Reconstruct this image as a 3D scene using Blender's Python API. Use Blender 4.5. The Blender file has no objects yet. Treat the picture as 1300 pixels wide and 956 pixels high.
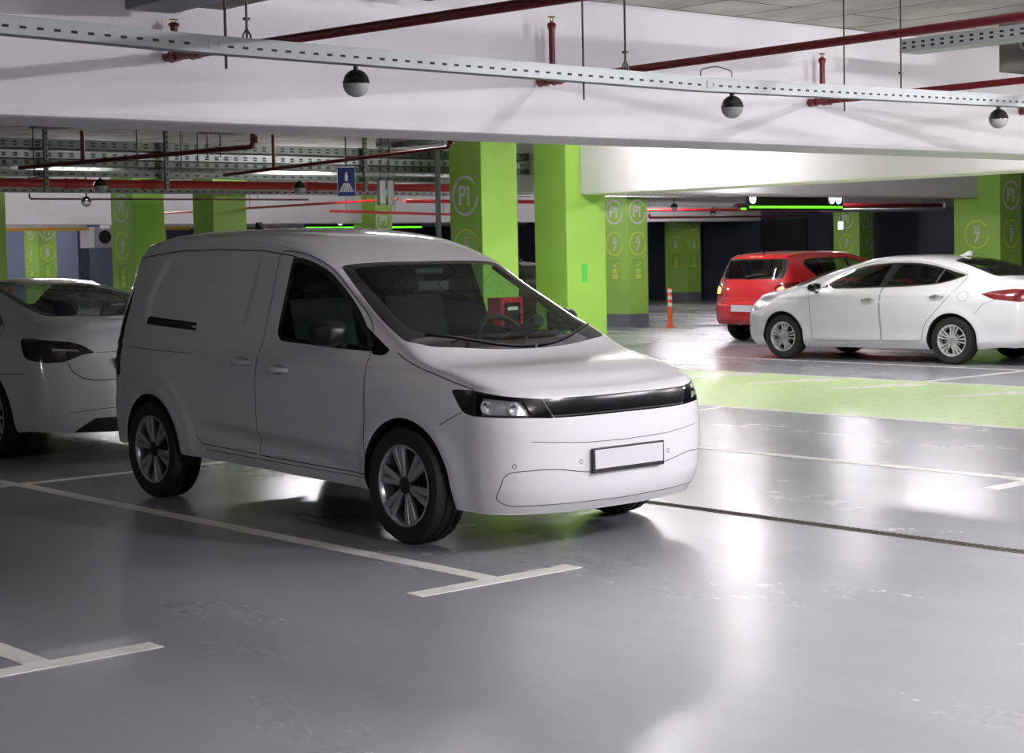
import bpy, bmesh, math, random
from mathutils import Vector, Matrix
from mathutils.bvhtree import BVHTree
random.seed(7)
S = bpy.context.scene
COL = S.collection
PI = math.pi

# ------------------------------------------------------------------ camera
FPX = 2203.1
CAM = Vector((7.5171, -6.5627, 1.5877))
YAW, PITCH, ROLL = 2.42745, 0.05131, -0.01991
fw = Vector((math.cos(YAW)*math.cos(PITCH), math.sin(YAW)*math.cos(PITCH), -math.sin(PITCH)))
rt = Vector((math.sin(YAW), -math.cos(YAW), 0.0))
up = rt.cross(fw)
rt2 = rt*math.cos(ROLL) + up*math.sin(ROLL)
up2 = -rt*math.sin(ROLL) + up*math.cos(ROLL)
cd = bpy.data.cameras.new('camera')
cam = bpy.data.objects.new('camera', cd)
COL.objects.link(cam)
M = Matrix((( rt2.x, up2.x, -fw.x, CAM.x), (rt2.y, up2.y, -fw.y, CAM.y), (rt2.z, up2.z, -fw.z, CAM.z), (0, 0, 0, 1)))
cam.matrix_world = M
cd.sensor_width = 36.0
cd.lens = 36.0*FPX/1300.0
cd.shift_y = -45.0/1300.0
cd.clip_start = 0.1
cd.clip_end = 300
cd.dof.use_dof = True
cd.dof.focus_distance = 10.5
cd.dof.aperture_fstop = 7.0
S.camera = cam

# ------------------------------------------------------------------ exposure, world
S.view_settings.view_transform = 'Standard'
S.view_settings.look = 'None'
S.view_settings.gamma = 1.0
S.view_settings.use_curve_mapping = False
S.view_settings.exposure = 0.55
w = bpy.data.worlds.new('world')
S.world = w
w.use_nodes = True
w.node_tree.nodes['Background'].inputs[0].default_value = (0.62, 0.66, 0.74, 1)
w.node_tree.nodes['Background'].inputs[1].default_value = 0.03
# lamps of the garage plus added fill lamps: (x, y, watts) - each is a ceiling batten with its own light, built in luminaire()
LAMPS_ALONG_X = [(-6.3, 7.3, 135), (-1.4, 7.2, 60), (-5.0, 3.2, 32), (4.6, 1.2, 390), (4.6, 4.6, 380), (4.6, 8.6, 280), (8.6, -1.8, 950), (-3.0, -14.2, 92), (3.5, -14.2, 15),  # includes unseen fill lamps added for van front, van side and floor beneath
                 (-5.0, 11.2, 135), (-9.8, 12.6, 120), (-1.2, 11.2, 60), (2.6, 12.6, 80),
                 (-12.0, 13.6, 130), (-15.5, 16.2, 110), (-13.5, 20.5, 80), (-20.5, 22.8, 140), (-21.0, 15.0, 110), (-24.0, 28.0, 110),
                 (-14.8, 4.8, 30), (-14.8, 8.6, 110), (-22.0, 9.5, 120), (-23.0, 4.0, 80), (-32.0, 13.0, 150), (-32.0, 6.0, 150),
                 (-41.5, 14.0, 200), (-41.5, 20.0, 130)]

# ------------------------------------------------------------------ object helpers
def tag(o, label=None, cat=None, group=None, kind=None):
    if label: o['label'] = label
    if cat: o['category'] = cat
    if group: o['group'] = group
    if kind: o['kind'] = kind
    return o

def empty(name, loc=(0, 0, 0), rz=0.0, label=None, cat=None, group=None):
    o = bpy.data.objects.new(name, None)
    o.empty_display_size = 0.2
    COL.objects.link(o)
    o.location = loc
    o.rotation_euler = (0, 0, rz)
    return tag(o, label, cat, group)

def link(name, me, mat=None, parent=None, loc=None, rot=None):
    o = bpy.data.objects.new(name, me)
    COL.objects.link(o)
    if mat is not None:
        for m in (mat if isinstance(mat, (list, tuple)) else [mat]):
            me.materials.append(m)
    if parent is not None: o.parent = parent
    if loc is not None: o.location = loc
    if rot is not None: o.rotation_euler = rot
    return o

def build(name, bm, mat=None, parent=None, smooth=False, loc=None, rot=None, angle=None):
    bmesh.ops.recalc_face_normals(bm, faces=bm.faces[:])
    me = bpy.data.meshes.new(name)
    bm.to_mesh(me); bm.free()
    if smooth:
        for p in me.polygons: p.use_smooth = True
        if angle: me.set_sharp_from_angle(angle=math.radians(angle))
    return link(name, me, mat, parent, loc, rot)

def box(bm, x0, x1, y0, y1, z0, z1, bev=0.0, mi=0, mtx=None):
    vs = [bm.verts.new((x, y, z)) for x in (x0, x1) for y in (y0, y1) for z in (z0, z1)]
    fs = [(0, 1, 3, 2), (4, 6, 7, 5), (0, 4, 5, 1), (2, 3, 7, 6), (0, 2, 6, 4), (1, 5, 7, 3)]
    faces = [bm.faces.new([vs[i] for i in f]) for f in fs]
    for f in faces: f.material_index = mi
    if bev > 0:
        es = list({e for f in faces for e in f.edges})
        r = bmesh.ops.bevel(bm, geom=es, offset=bev, segments=2, affect='EDGES', profile=0.6, clamp_overlap=True)
        vs = list({v for f in r['faces'] for v in f.verts} | {v for v in vs if v.is_valid})
    if mtx is not None:
        for v in vs: v.co = mtx @ v.co
    return vs

def tube(bm, pts, r, n=10, mi=0, caps=True, rads=None):
    pts = [Vector(p) for p in pts]
    rings = []
    prev = None
    for i, p in enumerate(pts):
        a = pts[max(i-1, 0)]; b = pts[min(i+1, len(pts)-1)]
        t = (b-a).normalized()
        if prev is None:
            ref = Vector((0, 0, 1)) if abs(t.z) < 0.9 else Vector((1, 0, 0))
            s = t.cross(ref).normalized()
        else:
            s = (prev - t*prev.dot(t)).normalized()
        prev = s
        q = t.cross(s)
        k = 1.0
        if 0 < i < len(pts)-1:
            c = (pts[i]-pts[i-1]).normalized().dot(t)
            k = 1.0/max(0.5, c)
        rr = rads[i] if rads else r
        rings.append([bm.verts.new(p + (s*math.cos(2*PI*j/n) + q*math.sin(2*PI*j/n))*rr*k) for j in range(n)])
    fs = []
    for a, b in zip(rings[:-1], rings[1:]):
        for j in range(n):
            fs.append(bm.faces.new((a[j], a[(j+1) % n], b[(j+1) % n], b[j])))
    if caps:
        fs.append(bm.faces.new(rings[0][::-1])); fs.append(bm.faces.new(rings[-1]))
    for f in fs: f.material_index = mi
    return fs

def bend(pts, r=0.06, n=4):
    """rounds the inner corners of a polyline"""
    pts = [Vector(p) for p in pts]
    out = [pts[0]]
    for i in range(1, len(pts)-1):
        p = pts[i]
        a = (pts[i-1]-p); b = (pts[i+1]-p)
        d = min(r, a.length*0.45, b.length*0.45)
        A = p + a.normalized()*d; B = p + b.normalized()*d
        for k in range(n+1):
            t = k/n
            out.append(A*(1-t)**2 + p*2*t*(1-t) + B*t*t)
    out.append(pts[-1])
    return out

def lathe(bm, prof, n=32, mi=0, axis='Z', center=(0, 0, 0)):
    """prof: list of (radius, height)"""
    c = Vector(center)
    rings = []
    for r, h in prof:
        ring = []
        for j in range(n):
            a = 2*PI*j/n
            if axis == 'Z': v = Vector((r*math.cos(a), r*math.sin(a), h))
            elif axis == 'Y': v = Vector((r*math.cos(a), h, r*math.sin(a)))
            else: v = Vector((h, r*math.cos(a), r*math.sin(a)))
            ring.append(bm.verts.new(c+v))
        rings.append(ring)
    for a, b in zip(rings[:-1], rings[1:]):
        for j in range(n):
            bm.faces.new((a[j], a[(j+1) % n], b[(j+1) % n], b[j])).material_index = mi
    return rings

def disc(bm, ring, mi=0):
    f = bm.faces.new(ring); f.material_index = mi
    return f

def prism(bm, poly, y0, y1, mi=0, mtx=None):
    """poly in (x,z), extruded along y"""
    a = [bm.verts.new((x, y0, z)) for x, z in poly]
    b = [bm.verts.new((x, y1, z)) for x, z in poly]
    n = len(poly)
    fs = [bm.faces.new(a), bm.faces.new(b[::-1])]
    for i in range(n): fs.append(bm.faces.new((a[i], b[i], b[(i+1) % n], a[(i+1) % n])))
    for f in fs: f.material_index = mi
    if mtx is not None:
        for v in a+b: v.co = mtx @ v.co
    return a+b

def build_lr(name, bm, mat=None, parent=None, smooth=False):
    """one object for each side of the car"""
    for sg in (-1, 1):
        b2 = bm.copy()
        bmesh.ops.delete(b2, geom=[f for f in b2.faces if f.calc_center_median().y*sg < 0], context='FACES')
        if b2.faces: build(name, b2, mat, parent, smooth)
        else: b2.free()
    bm.free()

# ------------------------------------------------------------------ materials
def newmat(name):
    m = bpy.data.materials.new(name); m.use_nodes = True
    return m, m.node_tree.nodes, m.node_tree.links, m.node_tree.nodes['Principled BSDF']

def mat(name, col, rough=0.5, metal=0.0, coat=0.0, emis=None, estr=0.0, noise=0.0, nscale=6.0, bump=0.0, bscale=60.0, spec=0.5):
    m, N, L, b = newmat(name)
    b.inputs['Base Color'].default_value = (*col, 1)
    b.inputs['Roughness'].default_value = rough
    b.inputs['Metallic'].default_value = metal
    b.inputs['Coat Weight'].default_value = coat
    b.inputs['Coat Roughness'].default_value = 0.05
    b.inputs['Specular IOR Level'].default_value = spec
    if emis:
        b.inputs['Emission Color'].default_value = (*emis, 1)
        b.inputs['Emission Strength'].default_value = estr
    if noise > 0:
        tc = N.new('ShaderNodeTexCoord'); nz = N.new('ShaderNodeTexNoise')
        nz.inputs['Scale'].default_value = nscale; nz.inputs['Detail'].default_value = 6
        L.new(tc.outputs['Object'], nz.inputs['Vector'])
        mr = N.new('ShaderNodeMapRange')
        mr.inputs['From Min'].default_value = 0.3; mr.inputs['From Max'].default_value = 0.7
        mr.inputs['To Min'].default_value = 1-noise; mr.inputs['To Max'].default_value = 1+noise*0.4
        L.new(nz.outputs['Fac'], mr.inputs['Value'])
        mx = N.new('ShaderNodeVectorMath'); mx.operation = 'SCALE'
        mx.inputs[0].default_value = col
        L.new(mr.outputs[0], mx.inputs['Scale'])
        L.new(mx.outputs[0], b.inputs['Base Color'])
    if bump > 0:
        tc = N.new('ShaderNodeTexCoord'); nz = N.new('ShaderNodeTexNoise')
        nz.inputs['Scale'].default_value = bscale; nz.inputs['Detail'].default_value = 4
        L.new(tc.outputs['Object'], nz.inputs['Vector'])
        bp = N.new('ShaderNodeBump'); bp.inputs['Strength'].default_value = bump; bp.inputs['Distance'].default_value = 0.01
        L.new(nz.outputs['Fac'], bp.inputs['Height']); L.new(bp.outputs[0], b.inputs['Normal'])
    return m

def paint(name, col, rough=0.42):
    """car paint outside, dark lining on the inner face of the panel"""
    m, N, L, b = newmat(name)
    b.inputs['Base Color'].default_value = (*col, 1)
    b.inputs['Roughness'].default_value = rough
    b.inputs['Coat Weight'].default_value = 1.0
    b.inputs['Coat Roughness'].default_value = 0.04
    out = N['Material Output']
    g = N.new('ShaderNodeNewGeometry')
    d = N.new('ShaderNodeBsdfDiffuse'); d.inputs[0].default_value = (0.02, 0.02, 0.021, 1)
    mx = N.new('ShaderNodeMixShader')
    L.new(g.outputs['Backfacing'], mx.inputs[0]); L.new(b.outputs[0], mx.inputs[1]); L.new(d.outputs[0], mx.inputs[2])
    L.new(mx.outputs[0], out.inputs['Surface'])
    return m

def glass(name, tint, rough=0.0, f0=0.035):
    """thin pane: tinted see-through mixed with a mirror reflection that grows at grazing angles"""
    m, N, L, b = newmat(name)
    N.remove(b)
    out = N['Material Output']
    t = N.new('ShaderNodeBsdfTransparent'); t.inputs[0].default_value = (*tint, 1)
    g = N.new('ShaderNodeBsdfGlossy'); g.inputs['Roughness'].default_value = rough
    ge = N.new('ShaderNodeNewGeometry')
    dt = N.new('ShaderNodeVectorMath'); dt.operation = 'DOT_PRODUCT'
    L.new(ge.outputs['Incoming'], dt.inputs[0]); L.new(ge.outputs['Normal'], dt.inputs[1])
    def mth(op, a, b=None, c=None):
        n = N.new('ShaderNodeMath'); n.operation = op
        for i, v in enumerate((a, b, c)):
            if v is None: continue
            if isinstance(v, (int, float)): n.inputs[i].default_value = v
            else: L.new(v, n.inputs[i])
        return n.outputs[0]
    c = mth('ABSOLUTE', dt.outputs['Value'])
    k = mth('POWER', mth('SUBTRACT', 1.0, c), 5.0)
    f = mth('MULTIPLY_ADD', k, 1-f0, f0)
    mx = N.new('ShaderNodeMixShader')
    L.new(f, mx.inputs[0]); L.new(t.outputs[0], mx.inputs[1]); L.new(g.outputs[0], mx.inputs[2])
    L.new(mx.outputs[0], out.inputs['Surface'])
    return m

def floor_mat():
    m, N, L, b = newmat('floor_epoxy')
    tc = N.new('ShaderNodeTexCoord')
    n1 = N.new('ShaderNodeTexNoise'); n1.inputs['Scale'].default_value = 0.55; n1.inputs['Detail'].default_value = 8
    n2 = N.new('ShaderNodeTexNoise'); n2.inputs['Scale'].default_value = 9; n2.inputs['Detail'].default_value = 8; n2.inputs['Roughness'].default_value = 0.65
    mp = N.new('ShaderNodeMapping'); mp.inputs['Scale'].default_value = (0.5, 1.4, 1)
    L.new(tc.outputs['Object'], mp.inputs[0])
    for n in (n1, n2): L.new(mp.outputs[0], n.inputs['Vector'])
    add = N.new('ShaderNodeMath'); add.operation = 'MULTIPLY_ADD'; add.inputs[1].default_value = 0.22
    L.new(n2.outputs['Fac'], add.inputs[0]); L.new(n1.outputs['Fac'], add.inputs[2])
    cr = N.new('ShaderNodeValToRGB')
    cr.color_ramp.elements[0].position = 0.40; cr.color_ramp.elements[0].color = (0.265, 0.268, 0.293, 1)
    cr.color_ramp.elements[1].position = 0.85; cr.color_ramp.elements[1].color = (0.325, 0.328, 0.355, 1)
    L.new(add.outputs[0], cr.inputs[0])
    # small dark scuffs
    v = N.new('ShaderNodeTexNoise'); v.inputs['Scale'].default_value = 3.2; v.inputs['Detail'].default_value = 10; v.inputs['Roughness'].default_value = 0.75
    mp2 = N.new('ShaderNodeMapping'); mp2.inputs['Scale'].default_value = (0.8, 2.6, 1)
    L.new(tc.outputs['Object'], mp2.inputs[0]); L.new(mp2.outputs[0], v.inputs['Vector'])
    c2 = N.new('ShaderNodeValToRGB'); c2.color_ramp.elements[0].position = 0.765; c2.color_ramp.elements[1].position = 0.79
    L.new(v.outputs['Fac'], c2.inputs[0])
    mx = N.new('ShaderNodeMixRGB'); mx.inputs[2].default_value = (0.07, 0.068, 0.066, 1)
    L.new(c2.outputs[0], mx.inputs[0]); L.new(cr.outputs[0], mx.inputs[1])
    L.new(mx.outputs[0], b.inputs['Base Color'])
    mr = N.new('ShaderNodeMapRange'); mr.inputs['From Min'].default_value = 0.30; mr.inputs['From Max'].default_value = 0.95
    mr.inputs['To Min'].default_value = 0.23; mr.inputs['To Max'].default_value = 0.30
    L.new(add.outputs[0], mr.inputs[0]); L.new(mr.outputs[0], b.inputs['Roughness'])
    b.inputs['Specular IOR Level'].default_value = 0.85
    n3 = N.new('ShaderNodeTexNoise'); n3.inputs['Scale'].default_value = 2.2; n3.inputs['Detail'].default_value = 5
    L.new(mp.outputs[0], n3.inputs['Vector'])
    bp = N.new('ShaderNodeBump'); bp.inputs['Strength'].default_value = 0.10; bp.inputs['Distance'].default_value = 0.02
    L.new(n3.outputs['Fac'], bp.inputs['Height']); L.new(bp.outputs[0], b.inputs['Normal'])
    return m

def line_mat(name, col):
    m, N, L, b = newmat(name)
    tc = N.new('ShaderNodeTexCoord'); nz = N.new('ShaderNodeTexNoise'); nz.inputs['Scale'].default_value = 7; nz.inputs['Detail'].default_value = 9; nz.inputs['Roughness'].default_value = 0.7
    L.new(tc.outputs['Object'], nz.inputs['Vector'])
    cr = N.new('ShaderNodeValToRGB')
    cr.color_ramp.elements[0].position = 0.28; cr.color_ramp.elements[0].color = (col[0]*0.62, col[1]*0.6, col[2]*0.55, 1)
    cr.color_ramp.elements[1].position = 0.48; cr.color_ramp.elements[1].color = (*col, 1)
    L.new(nz.outputs['Fac'], cr.inputs[0]); L.new(cr.outputs[0], b.inputs['Base Color'])
    b.inputs['Roughness'].default_value = 0.3
    return m

def ceiling_mat():
    m, N, L, b = newmat('board_marked_concrete')
    tc = N.new('ShaderNodeTexCoord')
    br = N.new('ShaderNodeTexBrick')
    br.inputs['Color1'].default_value = (0.66, 0.64, 0.57, 1); br.inputs['Color2'].default_value = (0.56, 0.54, 0.48, 1)
    br.inputs['Mortar'].default_value = (0.14, 0.13, 0.12, 1)
    br.inputs['Scale'].default_value = 0.55; br.inputs['Mortar Size'].default_value = 0.006; br.inputs['Brick Width'].default_value = 1.2; br.inputs['Row Height'].default_value = 0.34
    nz = N.new('ShaderNodeTexNoise'); nz.inputs['Scale'].default_value = 2.5; nz.inputs['Detail'].default_value = 8
    L.new(tc.outputs['Object'], br.inputs['Vector']); L.new(tc.outputs['Object'], nz.inputs['Vector'])
    mx = N.new('ShaderNodeMixRGB'); mx.blend_type = 'MULTIPLY'; mx.inputs[0].default_value = 0.6
    cr = N.new('ShaderNodeValToRGB'); cr.color_ramp.elements[0].color = (0.45, 0.44, 0.42, 1); cr.color_ramp.elements[0].position = 0.3; cr.color_ramp.elements[1].position = 0.6
    L.new(nz.outputs['Fac'], cr.inputs[0]); L.new(br.outputs['Color'], mx.inputs[1]); L.new(cr.outputs[0], mx.inputs[2])
    L.new(mx.outputs[0], b.inputs['Base Color'])
    b.inputs['Roughness'].default_value = 0.9
    return m

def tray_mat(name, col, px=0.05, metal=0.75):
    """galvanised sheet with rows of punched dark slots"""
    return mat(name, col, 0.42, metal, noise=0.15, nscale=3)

MT = {}
MT['white_paint'] = paint('white_car_paint', (0.72, 0.72, 0.74))
MT['van_paint'] = paint('white_van_paint', (0.70, 0.69, 0.72))
MT['red_paint'] = paint('red_car_paint', (0.62, 0.012, 0.018))
MT['dark_paint'] = paint('dark_grey_car_paint', (0.02, 0.02, 0.028))
MT['black_gloss'] = mat('black_gloss', (0.006, 0.006, 0.007), 0.08, coat=1)
MT['black_plastic'] = mat('black_plastic', (0.014, 0.014, 0.015), 0.5)
MT['seam'] = mat('panel_gap_black', (0.012, 0.012, 0.012), 0.8)
MT['rubber'] = mat('tyre_rubber', (0.013, 0.013, 0.013), 0.62, bump=0.15, bscale=120)
MT['alloy'] = mat('alloy_silver', (0.72, 0.72, 0.72), 0.32, 0.45)
MT['hubcap'] = mat('hubcap_silver', (0.42, 0.42, 0.44), 0.28, 0.5)
MT['wheel_dark'] = mat('wheel_dark', (0.01, 0.01, 0.01), 0.6)
MT['chrome'] = mat('chrome', (0.8, 0.8, 0.8), 0.08, 1.0)
MT['window'] = glass('tinted_window', (0.62, 0.68, 0.65))
MT['window_dark'] = glass('dark_tinted_window', (0.16, 0.18, 0.17))
MT['windscreen'] = glass('green_tint_windscreen', (0.56, 0.72, 0.62))
MT['lens'] = glass('clear_lamp_lens', (0.93, 0.93, 0.95))
MT['reflector'] = mat('lamp_reflector', (0.82, 0.82, 0.84), 0.2, 0.7, bump=0.5, bscale=38)
MT['lamp_red'] = mat('red_lamp_lens', (0.16, 0.004, 0.008), 0.08, coat=1, bump=0.2, bscale=90)
MT['lamp_red_lit'] = mat('lit_brake_lamp', (0.6, 0.02, 0.02), 0.2, emis=(1.0, 0.12, 0.05), estr=9)
MT['lamp_amber_lit'] = mat('lit_amber_lamp', (0.7, 0.2, 0.02), 0.2, emis=(1.0, 0.28, 0.04), estr=9)
MT['seat'] = mat('seat_fabric', (0.016, 0.016, 0.018), 0.85, bump=0.3, bscale=150)
MT['trim_dark'] = mat('cabin_trim', (0.008, 0.008, 0.009), 0.8, spec=0.2)
MT['plate'] = mat('blank_plate', (0.62, 0.61, 0.65), 0.4)
MT['plate_blue'] = mat('plate_blue', (0.01, 0.03, 0.30), 0.4)
MT['floor'] = floor_mat()
MT['line'] = line_mat('white_line_paint', (0.86, 0.83, 0.80))
MT['green_floor'] = line_mat('green_floor_paint', (0.56, 0.74, 0.33))
MT['ceiling'] = ceiling_mat()
MT['beam'] = mat('white_painted_beam', (0.74, 0.71, 0.73), 0.65, noise=0.10, nscale=0.9, bump=0.05, bscale=8)
MT['green'] = mat('green_pillar_paint', (0.34, 0.60, 0.095), 0.55, noise=0.06, nscale=2)
MT['band'] = mat('grey_pillar_band', (0.16, 0.17, 0.20), 0.6, noise=0.15, nscale=3)
MT['mark_grey'] = mat('pale_grey_sign_paint', (0.74, 0.72, 0.70), 0.6)
MT['rail'] = mat('brushed_rail_steel', (0.21, 0.225, 0.225), 0.5, 0.25, noise=0.08, nscale=4)
MT['mirror_black'] = mat('satin_black', (0.008, 0.008, 0.009), 0.38)
MT['grille_black'] = mat('grille_black', (0.005, 0.005, 0.006), 0.22, spec=0.22)
MT['smoked'] = mat('smoked_tail_lamp', (0.012, 0.003, 0.004), 0.12, coat=1)
MT['mark_yellow'] = mat('yellow_green_sign_paint', (0.72, 0.80, 0.10), 0.6)
MT['mark_dark'] = mat('dark_green_sign_paint', (0.14, 0.30, 0.05), 0.6)
MT['navy'] = mat('navy_wall_paint', (0.040, 0.048, 0.075), 0.55, noise=0.12, nscale=1)
MT['slate'] = mat('slate_blue_wall_paint', (0.16, 0.18, 0.27), 0.6, noise=0.1, nscale=1)
MT['white_wall'] = mat('white_wall_paint', (0.62, 0.60, 0.60), 0.7, noise=0.06, nscale=1)
MT['pipe_dark'] = mat('dark_red_pipe_paint', (0.125, 0.004, 0.008), 0.38)
MT['pipe_red'] = mat('bright_red_pipe_paint', (0.50, 0.025, 0.02), 0.35)
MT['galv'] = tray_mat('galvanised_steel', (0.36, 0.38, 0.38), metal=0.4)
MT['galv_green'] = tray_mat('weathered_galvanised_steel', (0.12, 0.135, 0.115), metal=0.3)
MT['slot'] = mat('slot_dark', (0.01, 0.01, 0.01), 0.9)
MT['steel_dark'] = mat('dark_threaded_steel', (0.05, 0.045, 0.045), 0.5, 0.6)
MT['brass'] = mat('aged_brass', (0.25, 0.16, 0.05), 0.4, 0.9)
MT['dome_white'] = mat('milky_dome', (0.27, 0.27, 0.265), 0.35)
MT['tube_light'] = mat('lit_fluorescent_tube', (0.9, 0.9, 0.9), 0.4, emis=(1.0, 0.98, 0.95), estr=7)
MT['casing'] = mat('lamp_casing', (0.6, 0.6, 0.6), 0.5)
MT['orange'] = mat('orange_plastic', (0.85, 0.13, 0.02), 0.45)
MT['white_band'] = mat('white_reflective', (0.8, 0.78, 0.72), 0.4)
MT['sign_blue'] = mat('sign_blue', (0.008, 0.03, 0.22), 0.4)
MT['sign_white'] = mat('sign_white', (0.8, 0.8, 0.8), 0.5)
MT['green_led'] = mat('green_led_strip', (0.1, 0.6, 0.05), 0.4, emis=(0.12, 1.0, 0.02), estr=1.6)
MT['icon_lit'] = mat('lit_white_icon', (0.8, 0.85, 0.9), 0.4, emis=(0.75, 0.88, 1.0), estr=1.3)
MT['fire_red'] = mat('red_cabinet_paint', (0.55, 0.01, 0.02), 0.35)
MT['yellow'] = mat('yellow_stripe_paint', (0.80, 0.42, 0.02), 0.5)
MT['rust'] = mat('drain_rust', (0.13, 0.10, 0.08), 0.75, 0.3, noise=0.4, nscale=12)
MT['concrete'] = mat('dark_concrete', (0.17, 0.155, 0.14), 0.9, noise=0.35, nscale=5)
MT['unit_grey'] = mat('grey_enamel', (0.40, 0.39, 0.39), 0.5)
MT['foil'] = mat('silver_duct', (0.75, 0.75, 0.75), 0.25, 0.9, noise=0.2, nscale=8)

# ================================================================== STRUCTURE
ZC = 3.17
bm = bmesh.new(); box(bm, -46, 13, -15, 34, -0.2, 0.0)
floor = tag(build('floor', bm, MT['floor']), 'smooth grey epoxy floor of the parking level', kind='structure')
bm = bmesh.new(); box(bm, -46, 13, -15, 34, ZC, ZC+0.25)
tag(build('ceiling', bm, MT['ceiling']), 'raw board-marked concrete ceiling', kind='structure')
bm = bmesh.new(); box(bm, -46, -45.7, -15, 34, 0, ZC)
tag(build('wall_far', bm, MT['slate']), 'slate blue far wall at the left', kind='structure')
bm = bmesh.new(); box(bm, -45.7, 13, 33.7, 34, 0, ZC)
tag(build('wall_right', bm, MT['navy']), 'dark navy wall behind the red and white cars', kind='structure')
bm = bmesh.new(); box(bm, -45.7, -44.9, 20.5, 33.7, 0, ZC)
tag(build('wall_far_dark', bm, MT['navy']), 'navy wall section at the far end', kind='structure')

def quad(bm, pts, z0, z1):
    a = [bm.verts.new((x, y, z0)) for x, y in pts]; b = [bm.verts.new((x, y, z1)) for x, y in pts]
    n = len(pts)
    bm.faces.new(a[::-1]); bm.faces.new(b)
    for i in range(n): bm.faces.new((a[i], a[(i+1) % n], b[(i+1) % n], b[i]))

def paintmark(name, rects, m, label, z1=0.0025):
    bm = bmesh.new()
    for r in rects:
        if len(r) == 4 and not hasattr(r[0], '__len__'):
            x0, x1, y0, y1 = r; r = [(x0, y0), (x1, y0), (x1, y1), (x0, y1)]
        quad(bm, r, 0.0, z1)
    return tag(build(name, bm, m, floor), label)

W = 0.055
paintmark('bay_marking', [(-4.05, 1.085, -1.17-W, -1.17+W), (1.09, 1.21, -1.68, -0.66)], MT['line'], 'white T-ended bay line in front of the van')
paintmark('bay_marking', [(-4.05, 1.125, -3.55-W, -3.55+W), (1.13, 1.25, -4.10, -3.05)], MT['line'], 'white T-ended bay line at the bottom left')
paintmark('bay_marking', [(-4.16, -4.06, -8.0, 6.25)], MT['line'], 'white cross line dividing the two rows of bays')
paintmark('bay_marking', [(-4.05, 1.045, 3.58-W, 3.58+W), (1.05, 1.17, 3.05, 4.1)], MT['line'], 'faint white bay line right of the van')
paintmark('bay_marking', [(-9.4, -4.17, -1.20-W, -1.20+W), (-9.4, -4.17, 1.20-W, 1.20+W)], MT['line'], 'white bay lines beside the sedan behind the van')
paintmark('walkway', [(-9.4, 2.4, 6.42, 9.98)], MT['green_floor'], 'light green painted pedestrian strip')
paintmark('walkway_edge_line', [(-9.4, 2.4, 6.30, 6.41), (-9.4, 2.4, 9.99, 10.10)], MT['line'], 'white edge lines of the green strip')
def arrow(x, y, s=1):
    return [[(x-0.55*s, y-0.03), (x+0.35*s, y-0.05), (x+0.35*s, y+0.06), (x-0.55*s, y+0.02)],
            [(x+0.30*s, y-0.20), (x+0.75*s, y-0.12), (x+0.75*s, y+0.16), (x+0.30*s, y+0.14)]]
rs = []
for x, y in ((-6.95, 9.42), (-5.6, 9.30), (-4.35, 9.22), (-2.75, 9.10)):
    # walking-figure like strokes: long leg, torso wedge
    rs += [[(x-0.38, y-0.60), (x-0.26, y-0.63), (x+0.06, y+0.12), (x-0.18, y+0.14)],
           [(x-0.22, y+0.15), (x+0.14, y+0.13), (x+0.24, y+0.50), (x-0.06, y+0.52)]]
paintmark('walkway_figure', rs, MT['line'], 'white painted walking marks on the green strip', 0.0035)
paintmark('bay_marking', [(-10.4, -1.0, 12.18, 12.26), (-4.50, -4.40, 10.1, 12.2), (-1.95, -1.85, 10.1, 12.2)], MT['line'], 'white lines in front of the white sedan')
paintmark('bay_marking', [(-17.0, -13.6, 17.05, 17.12), (-24, -17.5, 24.0, 24.08), (-27, -20, 29.0, 29.08)], MT['line'], 'faint white lines beyond the bollard')

# drain channel
bm = bmesh.new()
box(bm, -3.4, 4.6, 1.13, 1.22, 0.0, 0.003)
for i in range(200):
    x = -3.4+0.04*i
    box(bm, x, x+0.022, 1.145, 1.205, 0.003, 0.005, mi=1)
tag(build('drain_grate', bm, [MT['rust'], MT['slot']]), 'narrow rusty drain grate running across the floor from under the van', 'drain')

# beams -------------------------------------------------------------
def beam(x0, x1, y0, y1, z0, label, bev=0.03):
    bm = bmesh.new(); box(bm, x0, x1, y0, y1, z0, ZC, bev)
    return tag(build('ceiling_beam', bm, MT['beam']), label, 'beam')
beam(-1.1, -0.5, -14.9, 24, 2.30, 'big white beam across the foreground above the van')
beam(-8.52, -1.1, 8.52, 9.12, 2.29, 'brightly lit white beam running from the green pillar toward the foreground beam')
beam(-10.2, -9.6, 8.92, 18.82, 2.36, 'white beam ending on the left face of the green pillar behind the white sedan')
beam(-27.9, -27.3, -8, 33.7, 2.37, 'long white beam far back above the left side')
beam(-18.6, -18.0, 18.9, 33.7, 2.50, 'white beam behind the bollard pillar')
beam(-38.6, -38.0, -8, 16.9, 2.50, 'shadowed far beam left of the small pillar')
beam(-38.6, -38.0, 17.6, 33.7, 2.50, 'shadowed far beam right of the small pillar')
for y0, y1, l in ((6, 16.9, 'yellow stripe under the far beam left of the small pillar'), (17.7, 20.2, 'yellow stripe under the far beam right of the small pillar')):
    bm = bmesh.new(); box(bm, -37.995, -37.90, y0, y1, 2.44, 2.52)
    tag(build('clearance_bar', bm, MT['yellow']), l, 'clearance bar')

# signs on pillars ----------------------------------------------------
def text_mesh(s, size, bold=0.0, ext=0.001):
    c = bpy.data.curves.new('txt', 'FONT'); c.body = s; c.size = size; c.align_x = 'CENTER'; c.align_y = 'CENTER'
    c.offset = bold; c.extrude = ext; c.resolution_u = 4
    o = bpy.data.objects.new('txt', c); COL.objects.link(o)
    dg = bpy.context.evaluated_depsgraph_get(); dg.update()
    me = bpy.data.meshes.new_from_object(o.evaluated_get(dg))
    bpy.data.objects.remove(o); bpy.data.curves.remove(c)
    return me

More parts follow.
